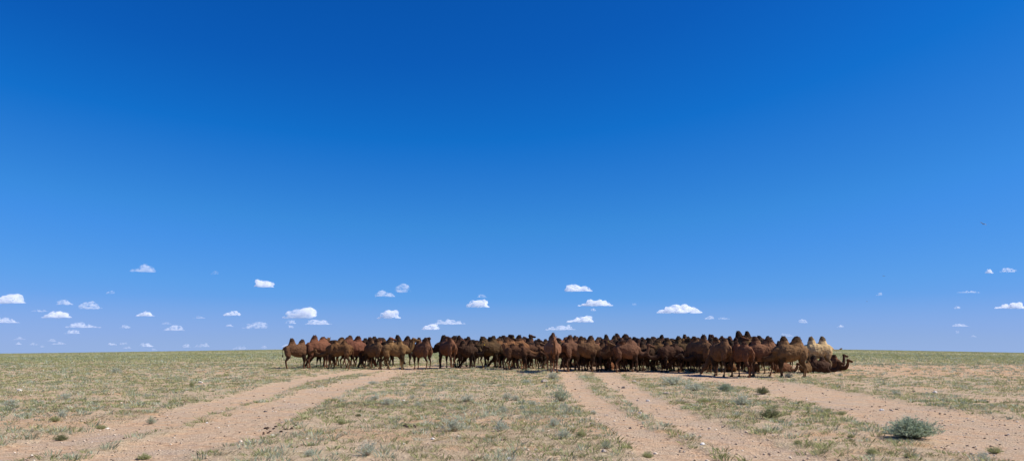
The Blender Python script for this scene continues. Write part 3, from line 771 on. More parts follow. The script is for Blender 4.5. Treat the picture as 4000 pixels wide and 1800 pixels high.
# --- lying
camel(3150, 1456, 1404, 30, 'lie_c', 'br', 'brown camel lying down behind the hind legs of the right end camel')
camel(3200, 1455, 1397, 345, 'lie_a', 'dk', 'dark camel lying in front of the blond one, face raised to the right', s=.80)
camel(3250, 1447, 1380, 300, 'lie_a', 'rd', 'reddish brown camel lying with its round back below the blond tail')
camel(3246, 1446, 1400, 4, 'lie_b', 'dk', 'dark camel lying at the very right, neck up apart from the others', s=.80)
camel(2945, 1453, 1400, 95, 'lie_a', 'rd', 'reddish camel lying down under the belly of the hind leg stretching one')
camel(2858, 1452, 1398, 80, 'lie_c', 'rd', 'reddish camel lying down between the two camels seen from behind')
camel(2604, 1440, 1395, 95, 'lie_a', 'rd', 'sunlit reddish camel lying down behind the deep curved neck')
camel(3052, 1455, 1398, 5, 'lie_a', 'br', 'brown camel lying down in the shade of the right end camel')
camel(2385, 1440, 1396, 60, 'lie_c', 'rd', 'reddish camel lying in the dark under the middle of the herd')
# --- standing rows filling the herd's depth (their legs and backs show in the gaps)
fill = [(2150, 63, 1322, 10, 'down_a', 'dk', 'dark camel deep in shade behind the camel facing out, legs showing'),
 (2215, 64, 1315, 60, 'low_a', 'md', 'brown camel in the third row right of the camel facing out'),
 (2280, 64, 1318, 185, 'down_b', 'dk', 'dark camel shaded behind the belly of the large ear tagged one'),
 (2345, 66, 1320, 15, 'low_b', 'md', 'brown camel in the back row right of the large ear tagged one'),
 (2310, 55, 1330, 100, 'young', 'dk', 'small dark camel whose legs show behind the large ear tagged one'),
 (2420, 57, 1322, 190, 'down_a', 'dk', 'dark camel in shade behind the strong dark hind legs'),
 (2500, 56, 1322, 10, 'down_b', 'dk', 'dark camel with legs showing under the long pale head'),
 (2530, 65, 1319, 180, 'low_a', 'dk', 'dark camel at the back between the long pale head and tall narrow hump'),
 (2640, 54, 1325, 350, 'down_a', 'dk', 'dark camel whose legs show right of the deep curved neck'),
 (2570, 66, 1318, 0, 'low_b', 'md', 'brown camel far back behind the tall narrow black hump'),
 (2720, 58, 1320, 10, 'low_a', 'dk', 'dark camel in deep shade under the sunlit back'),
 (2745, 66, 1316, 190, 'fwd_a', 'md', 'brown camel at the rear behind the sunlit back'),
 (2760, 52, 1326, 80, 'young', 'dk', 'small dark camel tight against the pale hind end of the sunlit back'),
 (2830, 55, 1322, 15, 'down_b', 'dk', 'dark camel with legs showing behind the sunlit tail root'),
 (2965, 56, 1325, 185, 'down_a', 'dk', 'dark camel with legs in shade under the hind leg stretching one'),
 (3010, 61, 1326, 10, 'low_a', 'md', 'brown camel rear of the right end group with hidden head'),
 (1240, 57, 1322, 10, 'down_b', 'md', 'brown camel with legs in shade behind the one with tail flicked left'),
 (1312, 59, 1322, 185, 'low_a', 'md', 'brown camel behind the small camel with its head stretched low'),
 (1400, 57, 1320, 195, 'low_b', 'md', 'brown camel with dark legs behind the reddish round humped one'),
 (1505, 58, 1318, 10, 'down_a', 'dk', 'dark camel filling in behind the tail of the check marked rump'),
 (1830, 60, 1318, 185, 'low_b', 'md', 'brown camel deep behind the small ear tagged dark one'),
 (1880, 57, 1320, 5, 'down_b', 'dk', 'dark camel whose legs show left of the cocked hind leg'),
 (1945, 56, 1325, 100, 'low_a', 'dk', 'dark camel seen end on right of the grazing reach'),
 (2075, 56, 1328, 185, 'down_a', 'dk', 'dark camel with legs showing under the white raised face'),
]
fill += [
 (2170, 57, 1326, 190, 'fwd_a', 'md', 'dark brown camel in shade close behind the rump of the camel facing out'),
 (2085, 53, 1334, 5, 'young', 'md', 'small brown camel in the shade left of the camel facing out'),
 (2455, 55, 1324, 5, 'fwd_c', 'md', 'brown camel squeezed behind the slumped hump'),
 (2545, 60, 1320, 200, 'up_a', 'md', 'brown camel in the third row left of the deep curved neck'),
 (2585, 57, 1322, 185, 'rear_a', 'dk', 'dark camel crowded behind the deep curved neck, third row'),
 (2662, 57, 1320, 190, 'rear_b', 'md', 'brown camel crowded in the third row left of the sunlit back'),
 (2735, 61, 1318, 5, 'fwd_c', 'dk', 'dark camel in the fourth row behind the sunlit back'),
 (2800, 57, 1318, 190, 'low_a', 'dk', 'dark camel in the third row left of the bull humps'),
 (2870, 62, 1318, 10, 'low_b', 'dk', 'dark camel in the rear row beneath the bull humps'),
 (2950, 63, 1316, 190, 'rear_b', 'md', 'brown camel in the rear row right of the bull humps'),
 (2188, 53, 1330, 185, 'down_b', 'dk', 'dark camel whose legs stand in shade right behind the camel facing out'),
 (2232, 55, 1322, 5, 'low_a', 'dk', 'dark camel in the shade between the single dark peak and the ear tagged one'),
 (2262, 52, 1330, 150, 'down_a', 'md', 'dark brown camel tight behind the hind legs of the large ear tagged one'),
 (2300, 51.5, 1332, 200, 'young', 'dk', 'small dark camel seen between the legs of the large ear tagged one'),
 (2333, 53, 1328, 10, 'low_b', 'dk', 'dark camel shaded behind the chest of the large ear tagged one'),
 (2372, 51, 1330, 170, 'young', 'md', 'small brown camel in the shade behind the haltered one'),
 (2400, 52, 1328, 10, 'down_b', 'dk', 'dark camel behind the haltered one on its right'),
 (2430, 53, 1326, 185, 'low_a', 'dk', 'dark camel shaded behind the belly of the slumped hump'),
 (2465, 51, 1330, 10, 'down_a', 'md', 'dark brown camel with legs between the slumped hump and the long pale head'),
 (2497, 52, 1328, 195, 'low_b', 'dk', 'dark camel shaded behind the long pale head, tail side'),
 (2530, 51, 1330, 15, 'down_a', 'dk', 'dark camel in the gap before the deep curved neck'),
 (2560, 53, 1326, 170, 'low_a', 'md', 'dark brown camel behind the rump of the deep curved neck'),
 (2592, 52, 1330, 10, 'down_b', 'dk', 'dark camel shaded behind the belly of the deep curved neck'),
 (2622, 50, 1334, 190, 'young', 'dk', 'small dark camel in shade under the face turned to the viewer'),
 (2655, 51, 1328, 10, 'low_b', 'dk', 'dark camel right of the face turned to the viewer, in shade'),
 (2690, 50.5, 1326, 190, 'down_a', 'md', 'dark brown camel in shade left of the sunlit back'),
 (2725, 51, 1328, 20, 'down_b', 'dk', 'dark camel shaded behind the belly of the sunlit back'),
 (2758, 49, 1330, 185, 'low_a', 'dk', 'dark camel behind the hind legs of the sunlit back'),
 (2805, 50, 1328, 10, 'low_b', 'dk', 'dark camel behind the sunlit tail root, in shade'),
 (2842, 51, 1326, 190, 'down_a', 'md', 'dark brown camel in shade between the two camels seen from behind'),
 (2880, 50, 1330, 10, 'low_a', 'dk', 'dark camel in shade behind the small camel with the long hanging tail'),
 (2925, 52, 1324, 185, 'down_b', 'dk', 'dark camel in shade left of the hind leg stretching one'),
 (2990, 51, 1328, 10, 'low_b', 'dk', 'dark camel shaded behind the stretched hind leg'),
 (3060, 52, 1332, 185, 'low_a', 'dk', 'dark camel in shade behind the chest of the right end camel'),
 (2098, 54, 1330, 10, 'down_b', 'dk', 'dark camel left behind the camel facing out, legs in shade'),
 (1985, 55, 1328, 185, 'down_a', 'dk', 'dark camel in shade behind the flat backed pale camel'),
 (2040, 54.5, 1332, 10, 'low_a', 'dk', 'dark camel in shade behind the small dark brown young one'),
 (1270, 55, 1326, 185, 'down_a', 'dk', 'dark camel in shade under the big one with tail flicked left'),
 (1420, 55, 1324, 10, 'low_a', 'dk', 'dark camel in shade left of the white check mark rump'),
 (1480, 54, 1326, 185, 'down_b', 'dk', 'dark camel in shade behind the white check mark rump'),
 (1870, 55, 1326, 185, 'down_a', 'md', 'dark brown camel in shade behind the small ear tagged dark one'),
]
for f in fill: bk(*f)
for f in [  # added dark lying bodies that darken the gaps between the legs
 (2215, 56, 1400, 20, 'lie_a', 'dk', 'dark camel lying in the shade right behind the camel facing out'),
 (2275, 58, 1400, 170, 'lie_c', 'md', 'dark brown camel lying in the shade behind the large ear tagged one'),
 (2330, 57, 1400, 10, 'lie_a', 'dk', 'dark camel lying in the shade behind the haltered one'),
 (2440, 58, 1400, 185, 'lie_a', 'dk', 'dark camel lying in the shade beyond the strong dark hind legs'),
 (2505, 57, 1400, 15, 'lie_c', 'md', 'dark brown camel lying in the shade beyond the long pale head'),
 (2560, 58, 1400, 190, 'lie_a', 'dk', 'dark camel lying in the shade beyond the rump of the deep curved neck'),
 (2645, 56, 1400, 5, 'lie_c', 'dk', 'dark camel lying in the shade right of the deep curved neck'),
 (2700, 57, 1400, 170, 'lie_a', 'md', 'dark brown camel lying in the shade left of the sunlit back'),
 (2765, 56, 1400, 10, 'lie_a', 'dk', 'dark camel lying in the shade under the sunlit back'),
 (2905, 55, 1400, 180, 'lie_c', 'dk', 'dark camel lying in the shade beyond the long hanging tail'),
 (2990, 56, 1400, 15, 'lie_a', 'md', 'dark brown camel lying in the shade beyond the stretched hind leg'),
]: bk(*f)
# ---------------------------------------------------------------- shrubs
M_SILV = coat('silver_leaf', [(0, (.28, .32, .22)), (.5, (.50, .54, .41)), (1, (.74, .77, .62))], trans=.45)
M_STEM = coat('shrub_stem', [(0, (.12, .08, .045)), (.5, (.27, .20, .13)), (1, (.50, .42, .30))], trans=0)
M_OLIVE = coat('olive_leaf', [(0, (.10, .115, .045)), (.5, (.21, .23, .105)), (1, (.36, .37, .20))])
M_BUSH = coat('grey_green_leaf', [(0, (.18, .225, .14)), (.5, (.36, .43, .29)), (1, (.60, .66, .48))])
M_STRAW = coat('dead_stalk', [(0, (.30, .22, .10)), (.5, (.50, .40, .21)), (1, (.66, .56, .34))], trans=.1)
M_DUNG = flat_mat('dung', (.045, .026, .016), .95)
def shrub_mesh(key, n, up, leaves, lw, ll, seed, droop=.0, twigs=1.0):
    """unit shrub: radius .5, height ~1*up ; returns foliage, stems arrays"""
    r = np.random.default_rng(seed)
    sv, sf, st = [], [], []; fv, ff, ft = [], [], []
    for i in range(n):
        a = r.random()*6.283; inc = r.random()**.75*1.38
        L_ = (.30+.30*r.random()**.6)*(1+.12*math.sin(a*3+seed)+.1*math.sin(a*5+2*seed))
        hx, hz = math.sin(inc)*L_, math.cos(inc)*L_*up*2+.06
        b0 = np.array([math.cos(a)*.10*r.random(), math.sin(a)*.10*r.random(), 0])
        tip = np.array([math.cos(a)*hx, math.sin(a)*hx, hz*(1-droop*inc/1.4)])
        mid = b0*.4+tip*.5; mid[2] = tip[2]*.62-.02; mid[:2] *= .85
        P = [b0, mid, tip+(r.random(3)-.5)*.05]
        pts = []
        for q in np.linspace(0, 1, 5): pts.append((1-q)**2*P[0]+2*q*(1-q)*P[1]+q*q*P[2])
        w = .006*twigs; k = len(sv); da = r.random()*3.14; wv = np.array([math.cos(da), math.sin(da), 0])*w
        for j, p in enumerate(pts): sv += [p-wv*(1-j/5), p+wv*(1-j/5)]
        for j in range(4): sf.append((k+2*j, k+2*j+1, k+2*j+3, k+2*j+2))
        st += [r.random()]*10
        d = pts[-1]-pts[-2]
        for j in range(leaves):
            q = .35+.65*r.random()**.7; g = q*4; jj = min(3, int(g)); p = pts[jj]+(pts[jj+1]-pts[jj])*(g-jj)
            o = (r.random(3)-.5); o[2] = abs(o[2])*.9+.1; o += np.array([math.cos(a), math.sin(a), 0])*.25
            o = o/np.linalg.norm(o)*ll*(.6+.8*r.random())
            s_ = np.cross(o, r.random(3)-.5); s_ = s_/(np.linalg.norm(s_)+1e-6)*lw*(.6+.8*r.random())
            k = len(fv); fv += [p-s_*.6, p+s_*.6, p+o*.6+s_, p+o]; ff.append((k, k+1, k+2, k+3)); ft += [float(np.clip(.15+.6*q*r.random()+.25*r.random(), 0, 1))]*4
    return (np.array(fv), np.array(ff), np.array(ft)), (np.array(sv), np.array(sf), np.array(st))
SH = {}
def shrub_kind(k):
    if k in SH: return SH[k]
    spec = {'dome': (520, .34, 12, .008, .055, 3, M_BUSH), 'dark': (320, .40, 10, .010, .05, 5, M_OLIVE), 'spiky': (150, .46, 7, .009, .075, 8, M_SILV),
            'open': (110, .42, 7, .010, .08, 12, M_SILV), 'flat': (150, .22, 7, .009, .06, 17, M_SILV), 'green': (150, .42, 8, .012, .11, 23, M_GREEN), 'upright': (140, .62, 8, .010, .07, 29, M_BUSH)}[k]
    n, up, lv, lw, ll, sd_, mt = spec
    (a, b_, c), (d, e, f) = shrub_mesh(k, n, up, lv, lw, ll, sd_)
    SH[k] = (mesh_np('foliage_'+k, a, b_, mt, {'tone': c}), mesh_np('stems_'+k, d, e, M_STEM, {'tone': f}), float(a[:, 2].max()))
    return SH[k]
def shrub(px, py, w, h, kind, label, group='grey green shrubs dotted over the steppe', cat='shrub'):
    p = at(px, py); s = w/F_PX*p.y*1.05; hz = h/F_PX*p.y*(1.5 if kind == 'green' else 1.08)
    fo, stm, top = shrub_kind(kind)
    o = empty('shrub', (p.x, p.y+s*.25, p.z-.01), label, cat, group, random.random()*6.28)
    o.scale = (s, s, hz/top)
    c = bpy.data.objects.new('foliage', fo); C.objects.link(c); c.parent = o
    c = bpy.data.objects.new('stems', stm); C.objects.link(c); c.parent = o
for a in [
 (3590, 1716, 190, 92, 'dome', 'largest shrub, a dense grey green dome in the right foreground'),
 (3016, 1632, 88, 46, 'dark', 'dark olive shrub between the middle track and the wide gravel band'),
 (2190, 1566, 84, 56, 'upright', 'tall bushy shrub standing left of the middle track below the camel facing out'),
 (2205, 1589, 46, 22, 'spiky', 'small pale shrub tucked right below the tall bushy shrub'),
 (2160, 1481, 52, 32, 'spiky', 'grey shrub right at the feet of the camel facing out'),
 (2056, 1497, 40, 16, 'flat', 'flat grey shrub just left of the one at the facing camel\'s feet'),
 (2014, 1567, 40, 24, 'spiky', 'small round pale shrub left of the tall bushy shrub'),
 (2084, 1583, 42, 22, 'open', 'small ragged pale shrub between the tall bushy shrub and the small round one'),
 (2162, 1664, 48, 40, 'open', 'upright pale shrub halfway down the left edge of the middle track'),
 (2203, 1713, 66, 42, 'spiky', 'bluish grey shrub below the upright pale one at the middle track'),
 (2369, 1750, 46, 34, 'upright', 'narrow upright shrub nearest the bottom edge on the left side of the middle track'),
 (2318, 1618, 32, 20, 'spiky', 'tiny pale shrub touching the left rut of the middle track'),
 (2640, 1504, 128, 40, 'open', 'wide straggly pale shrub close below the middle of the herd'),
 (2718, 1528, 92, 32, 'flat', 'low grey shrub with rusty dead twigs right of the wide straggly one'),
 (2840, 1529, 60, 34, 'dome', 'round green grey shrub left of the wide gravel band'),
 (2906, 1585, 78, 46, 'spiky', 'spiky pale shrub above and left of the dark olive shrub'),
 (2985, 1541, 56, 32, 'dark', 'small dark green shrub at the near edge of the wide gravel band'),
 (1430, 1787, 82, 60, 'open', 'pale spiky shrub with brown base close to the bottom edge'),
 (1203, 1783, 48, 30, 'spiky', 'small silvery shrub left of the one with a brown base'),
 (1770, 1684, 118, 58, 'open', 'broad loose shrub with thin dead stalks in the centre foreground'),
 (1512, 1583, 52, 32, 'spiky', 'silvery shrub with white tips right of the left track'),
 (1461, 1561, 42, 22, 'flat', 'low bluish shrub up against the silvery one with white tips'),
 (1608, 1557, 34, 22, 'spiky', 'small silvery shrub midway between the two white tipped ones'),
 (1632, 1591, 38, 26, 'spiky', 'rounded silvery shrub, lowest of the close trio right of the left track'),
 (1455, 1500, 44, 15, 'flat', 'flat bluish shrub on the right edge of the left track near the yellow stalks'),
 (1577, 1508, 30, 14, 'flat', 'small bluish shrub just below the yellow stalks'),
 (1654, 1510, 34, 15, 'spiky', 'small bluish shrub right of and below the yellow stalks'),
 (1822, 1572, 60, 32, 'open', 'loose pale shrub in the middle of the open patch between the tracks'),
 (1956, 1681, 60, 42, 'open', 'loose silvery shrub right of the broad one with thin dead stalks'),
 (1980, 1561, 48, 30, 'spiky', 'pale shrub left neighbour of the small round pale shrub'),
 (1967, 1612, 44, 26, 'open', 'thin pale shrub above the reddish bare patch'),
 (585, 1649, 44, 34, 'upright', 'upright bluish shrub on the left edge of the left track'),
 (236, 1631, 32, 28, 'spiky', 'small bluish shrub in the far left foreground'),
 (246, 1563, 52, 28, 'open', 'pale loose shrub in the left field above the small bluish one'),
 (232, 1711, 54, 28, 'dark', 'olive tufted shrub near the left bottom corner'),
 (445, 1455, 44, 22, 'open', 'greyish twiggy shrub far out in the left field'),
 (30, 1587, 66, 34, 'open', 'pale shrub cut by the left edge of the picture'),
 (3284, 1468, 24, 14, 'spiky', 'tiny grey shrub in front of the lying dark camel at the far right'),
 (3506, 1541, 44, 22, 'open', 'thin grey shrub on the far side of the wide gravel band'),
 (3850, 1792, 54, 38, 'spiky', 'pale shrub near the right bottom corner'),
 (3086, 1475, 44, 22, 'spiky', 'pale shrub at the hooves of the right end camel'),
]: shrub(*a)
for a in [
 (3895, 1756, 58, 22, 'green', 'bright green leafy clump near the right edge'),
 (3560, 1789, 50, 18, 'green', 'green leafy clump below the largest shrub'),
 (3480, 1772, 28, 12, 'green', 'small green leafy clump left below the largest shrub'),
 (3412, 1780, 40, 24, 'green', 'green leafy clump left of and below the largest shrub'),
 (2270, 1706, 44, 24, 'green', 'green leafy clump right beside the bluish grey shrub'),
 (2530, 1775, 50, 20, 'green', 'green leafy clump in the bottom of the middle track'),
 (2275, 1780, 34, 14, 'green', 'green leafy clump at the bottom edge left of the middle track'),
 (3235, 1607, 30, 14, 'green', 'green leafy clump on the near edge of the wide gravel band'),
 (3292, 1617, 32, 14, 'green', 'second green leafy clump on the near edge of the wide gravel band'),
 (2750, 1572, 52, 14, 'green', 'low green clump right of the pale rock'),
 (3330, 1712, 32, 14, 'green', 'green leafy clump left of the largest shrub\'s shadow'),
 (3120, 1735, 34, 15, 'green', 'green leafy clump in the open right of the middle track'),
 (555, 1782, 56, 20, 'green', 'green leafy clump between the ruts of the left track at the bottom'),
 (208, 1650, 46, 18, 'green', 'bright green low clump in the left foreground'),
 (390, 1668, 44, 14, 'green', 'bright green low clump left of the bare slope'),
 (1400, 1626, 26, 12, 'dark', 'dark green small clump alone right of the left track'),
 (1330, 1660, 34, 16, 'green', 'green clump right of the dung along the left track'),
 (745, 1512, 18, 18, 'green', 'round green clump in the left field above the left track'),
]: shrub(*a, group='green leafy clumps in the foreground', cat='plant')

# dead stalks
def stalk_plant(px, py, w, h, n, label, seed, lean=0.):
    p = at(px, py); W = w/F_PX*p.y; Hh = h/F_PX*p.y; r = random.Random(seed)
    vs, fs, tn = [], [], []
    def twig(a, b_, w0):
        d = (b_-a); k = len(vs)
        s1 = d.cross(Vector((0, 1, .3))).normalized()*w0; s2 = d.cross(s1).normalized()*w0
        for q, sc in ((a, 1), (b_, .45)): vs.extend([q+s1*sc, q+s2*sc, q-s1*sc, q-s2*sc])
        for j in range(4): fs.append((k+j, k+(j+1) % 4, k+4+(j+1) % 4, k+4+j))
        tn.extend([r.random()]*8)
    for i in range(n):
        a = Vector(((r.random()-.5)*W*.15, (r.random()-.5)*W*.15, 0)); cur = a
        dirx = (r.random()-.5)*W*1.0+lean*W; diry = (r.random()-.5)*W*.8; hh = Hh*(.55+.5*r.random())
        for j in range(4):
            nx = a+Vector((dirx*(j+1)/4+(r.random()-.5)*W*.1, diry*(j+1)/4, hh*(j+1)/4))
            twig(cur, nx, .007*(1-j*.15)*max(1, p.y/22)); cur2 = cur; cur = nx
            if j > 0:
                for _ in range(2): twig(cur, cur+Vector(((r.random()-.5)*W*.4, (r.random()-.5)*W*.3, Hh*.16*(.3+r.random()))), .004*max(1, p.y/22))
    me = bpy.data.meshes.new('dead_stalks'); me.from_pydata(vs, [], fs); me.materials.append(M_STRAW)
    at_ = me.attributes.new('tone', 'FLOAT', 'POINT'); at_.data.foreach_set('value', tn)
    o = link('dead_stalks', me, None, label=label, category='dead plant', group='dead yellow stalks on the steppe'); o.location = p
stalk_plant(1566, 1483, 44, 44, 7, 'clump of yellow dead stalks where the left track reaches the herd', 1)
stalk_plant(1742, 1510, 18, 32, 2, 'thin lone dead stalk right of the yellow stalk clump', 2)
stalk_plant(1745, 1698, 30, 62, 3, 'tall thin dead stalks rising from the broad loose shrub', 3)
stalk_plant(1690, 1722, 80, 26, 4, 'pale dead branch lying in front of the broad loose shrub', 4, .5)
stalk_plant(84, 1604, 40, 44, 5, 'yellow dead stalks in the far left foreground', 5)
stalk_plant(700, 1576, 70, 34, 5, 'yellow dead stalks bent over to the right in the left field', 6, .5)
stalk_plant(1770, 1466, 14, 26, 3, 'short grey dead stalks at the near edge of the herd\'s gap', 7)
stalk_plant(3555, 1792, 56, 50, 6, 'thin branching stalks at the bottom edge below the largest shrub', 8, .2)
stalk_plant(3945, 1590, 26, 26, 3, 'thin twigs by the right edge of the picture', 9)

# stones
def rock(px, py, w, col, label, seed, name='stone', grp='loose stones lying about the tracks'):
    p = at(px, py); s = w/F_PX*p.y/2*1.15; r = random.Random(seed)
    b_ = bmesh.new(); bmesh.ops.create_icosphere(b_, subdivisions=2, radius=1)
    for v in b_.verts:
        n = v.co.normalized(); k = 1+.22*math.sin(n.x*3.1+seed)+.16*math.sin(n.y*4.3+seed*2)+.12*math.sin(n.z*5+seed)+.08*(r.random()-.5)
        v.co = Vector((n.x*1.25, n.y*.95, n.z*.68))*k*s
    for f in b_.faces: f.smooth = False
    me = bpy.data.meshes.new(name); b_.to_mesh(me); b_.free(); me.materials.append(M_ROCK[col])
    o = link(name, me, None, label=label, category='stone', group=grp)
    o.location = p+Vector((0, 0, s*.3)); o.rotation_euler = (0, 0, r.random()*6)
def rock_mat(nm, a, b2):
    m, T, out = mat_new(nm); tc = T.n('ShaderNodeTexCoord')
    c = ramp(T, noise_(T, tc.outputs['Object'], 18, 4).outputs[0], [(.35, a), (.65, b2)])
    b = T.n('ShaderNodeBsdfPrincipled'); b.inputs['Roughness'].default_value = .9; T.l(c, b.inputs['Base Color']); T.l(b.outputs[0], out.inputs[0]); return m
M_ROCK = {'dark': rock_mat('dark_rock', (.05, .04, .035), (.13, .105, .09)), 'tan': rock_mat('tan_rock', (.28, .22, .17), (.48, .40, .32)), 'white': rock_mat('white_rock', (.55, .50, .43), (.78, .73, .65))}
for i, a in enumerate([
 (2134, 1513, 12, 'dark', 'dark stone left of where the middle track meets the herd'), (2126, 1494, 20, 'tan', 'pale stone above the dark stone left of the middle track'),
 (2433, 1513, 12, 'dark', 'dark stone in the far end of the middle track'), (2477, 1491, 12, 'tan', 'tan stone just right above the dark stone of the middle track'),
 (2602, 1540, 16, 'tan', 'largest pale rock right of the middle track'), (2530, 1562, 12, 'white', 'white stone in the right rut below the largest pale rock'),
 (2490, 1560, 9, 'tan', 'small tan stone left of the white stone in the right rut'), (2360, 1763, 17, 'tan', 'tan stone beneath the narrow upright shrub'),
 (2746, 1739, 15, 'white', 'white stone between the near ruts of the middle track'), (2500, 1614, 10, 'white', 'white stone on the green strip of the middle track'),
 (2311, 1655, 11, 'dark', 'dark stone left of the middle track above the bluish grey shrub'), (2508, 1660, 8, 'dark', 'small dark stone right of the left rut'),
 (2370, 1619, 9, 'tan', 'small tan stone in the left rut of the middle track'), (2462, 1668, 10, 'dark', 'flat dark stone lying in the left rut'),
 (3443, 1601, 12, 'white', 'white stone in the wide gravel band'), (3484, 1602, 9, 'tan', 'tan stone next to the white stone in the wide gravel band'), (3501, 1597, 7, 'dark', 'black stone right of the white stone in the wide gravel band'),
 (3327, 1598, 7, 'dark', 'dark pebble in the wide gravel band left of the white stone'), (3571, 1528, 9, 'dark', 'dark stone beyond the wide gravel band'), (3652, 1532, 14, 'white', 'white stone beyond the wide gravel band'),
 (3622, 1532, 9, 'tan', 'tan stone between the dark and the white stone beyond the gravel band'), (3797, 1760, 12, 'tan', 'tan stone left of the bright green clump by the right edge'),
 (418, 1665, 10, 'white', 'white stone beside a green clump left of the left track'), (78, 1525, 13, 'white', 'white stone in the far left field'),
 (785, 1497, 13, 'white', 'white stone in the left field above the left track'), (808, 1648, 9, 'white', 'white stone between the ruts of the left track'),
 (1991, 1797, 16, 'white', 'white stone cut by the bottom edge'), (1576, 1563, 9, 'white', 'white stone left of the small silvery shrub trio'),
 (1037, 1604, 9, 'dark', 'dark stone in the right rut of the left track'), (3149, 1588, 9, 'dark', 'dark stone right of the dark olive shrub'),
 (1065, 1695, 10, 'white', 'white stone just below the scattered dung'), (1690, 1716, 13, 'white', 'white stone under the dead branch'),
]): rock(*a, seed=i+1)
def dung(px, py, w, h, n, label, seed):
    p = at(px, py); W = w/F_PX*p.y; r = random.Random(seed); b_ = bmesh.new()
    for i in range(n):
        s = (.012+.024*r.random())*(1 if w > 30 else .8)*(1.3 if w == 40 else 1); t = bmesh.ops.create_icosphere(b_, subdivisions=1, radius=s)['verts']
        x = (r.random()-.5)*W; yv = (r.random()-.5)*W*h
        for v in t: v.co = Vector((v.co.x*(1.2+.4*r.random()), v.co.y, v.co.z*.75))
        q = Vector((x, yv, 0)); q.z = float(gh(np.array([p.x+x]), np.array([p.y+yv]))[0])-p.z+s*.4
        bmesh.ops.translate(b_, vec=q, verts=t)
    me = bpy.data.meshes.new('dung_pile'); b_.to_mesh(me); b_.free(); me.materials.append(M_DUNG)
    if n > 3: o = link('dung', me, None, kind='stuff', label=label, category='dung')
    o.location = p
dung(1085, 1676, 130, 1.6, 20, 'widely scattered dark dung right of the left track', 1)
dung(1600, 1668, 40, .8, 9, 'compact dark dung heap in the centre foreground', 2)
dung(1540, 1672, 16, .4, 4, 'few dark droppings left of the compact heap', 3)
dung(1965, 1717, 18, .4, 4, 'small dark droppings right of the broad loose shrub', 4)
dung(2776, 1796, 34, .3, 7, 'dark droppings at the bottom edge in the middle track', 5)
dung(890, 1465, 26, .5, 7, 'dark droppings far out in the left field', 6)
dung(1032, 1477, 14, .4, 4, 'dark droppings left of where the left track bends to the herd', 7)

# ---------------------------------------------------------------- birds
def bird(px, py, w, D, label, bank):
    rx, rz = ray(px, py); p = Vector((rx*D, D, EYE+rz*D)); s = w/F_PX*D
    b_ = bmesh.new()
    def ring(x, r_): return [b_.verts.new((x, r_*math.cos(a)*.8, r_*math.sin(a))) for a in np.linspace(0, 2*math.pi, 9)[:-1]]
    rs = [ring(x, r_) for x, r_ in ((-.50, .02), (-.34, .07), (-.15, .13), (.1, .17), (.27, .13), (.36, .085), (.44, .09), (.52, .06), (.62, .012))]
    for A, B in zip(rs[:-1], rs[1:]):
        for j in range(8): b_.faces.new((A[j], A[(j+1) % 8], B[(j+1) % 8], B[j]))
    b_.faces.new(rs[0]); b_.faces.new(rs[-1])
    me = bpy.data.meshes.new('bird_body'); b_.to_mesh(me); b_.free(); me.materials.append(M_STRAP)
    o = empty('bird', p, label, 'bird', 'birds in the sky'); o.scale = (s, s, s); o.rotation_euler = (R(bank), R(-25), R(50))
    link('body', me, o)
    for sg in (1, -1):
        b_ = bmesh.new()
        pts = [(.25, .1, .02), (.28, .45, .22), (.12, .95, .12), (-.05, .8, .12), (-.02, .45, .20), (-.16, .1, .0)]
        t = [b_.verts.new((x, y*sg, z)) for x, y, z in pts]; u = [b_.verts.new((x, y*sg, z-.025)) for x, y, z in pts]
        b_.faces.new(t); b_.faces.new(u[::-1])
        for j in range(6): b_.faces.new((t[j], u[j], u[(j+1) % 6], t[(j+1) % 6]))
        me = bpy.data.meshes.new('wing'); b_.to_mesh(me); b_.free(); me.materials.append(M_STRAP); link('wing', me, o)
bird(3840, 875, 13, 60, 'black bird highest in the sky near the right edge', 35)
bird(3452, 1078, 6, 90, 'tiny black bird above the thin cloud wisps at the right', 10)
bird(3387, 1177, 4, 110, 'tiniest black bird, lowest of the three over the right of the herd', 15)
# ---------------------------------------------------------------- clouds
ALT = 900.
def cloud_mat(k, dens, Hh, seed):
    m = bpy.data.materials.new('cloud_vapour'); m.use_nodes = True; T = NT(m.node_tree)
    out = T.n('ShaderNodeOutputMaterial'); v = T.n('ShaderNodeVolumePrincipled')
    v.inputs['Color'].default_value = (.985, .985, .99, 1); v.inputs['Anisotropy'].default_value = .0
    tc = T.n('ShaderNodeTexCoord'); mp = T.n('ShaderNodeMapping'); T.l(tc.outputs['Object'], mp.inputs[0])
    mp.inputs['Scale'].default_value = (1.1/Hh, 1.1/Hh, 1.9/Hh); mp.inputs['Location'].default_value = (seed, 0, 0)
    n = noise_(T, mp.outputs[0], 1.6, 4, .62).outputs[0]
    lo = {3: .40, 2: .46, 1: .48}[k]
    r_ = ramp(T, n, [(lo, (0, 0, 0)), (lo+.17, (1, 1, 1))])
    T.l(math_(T, 'MULTIPLY', r_, dens), v.inputs['Density'])
    T.l(v.outputs[0], out.inputs['Volume']); return m
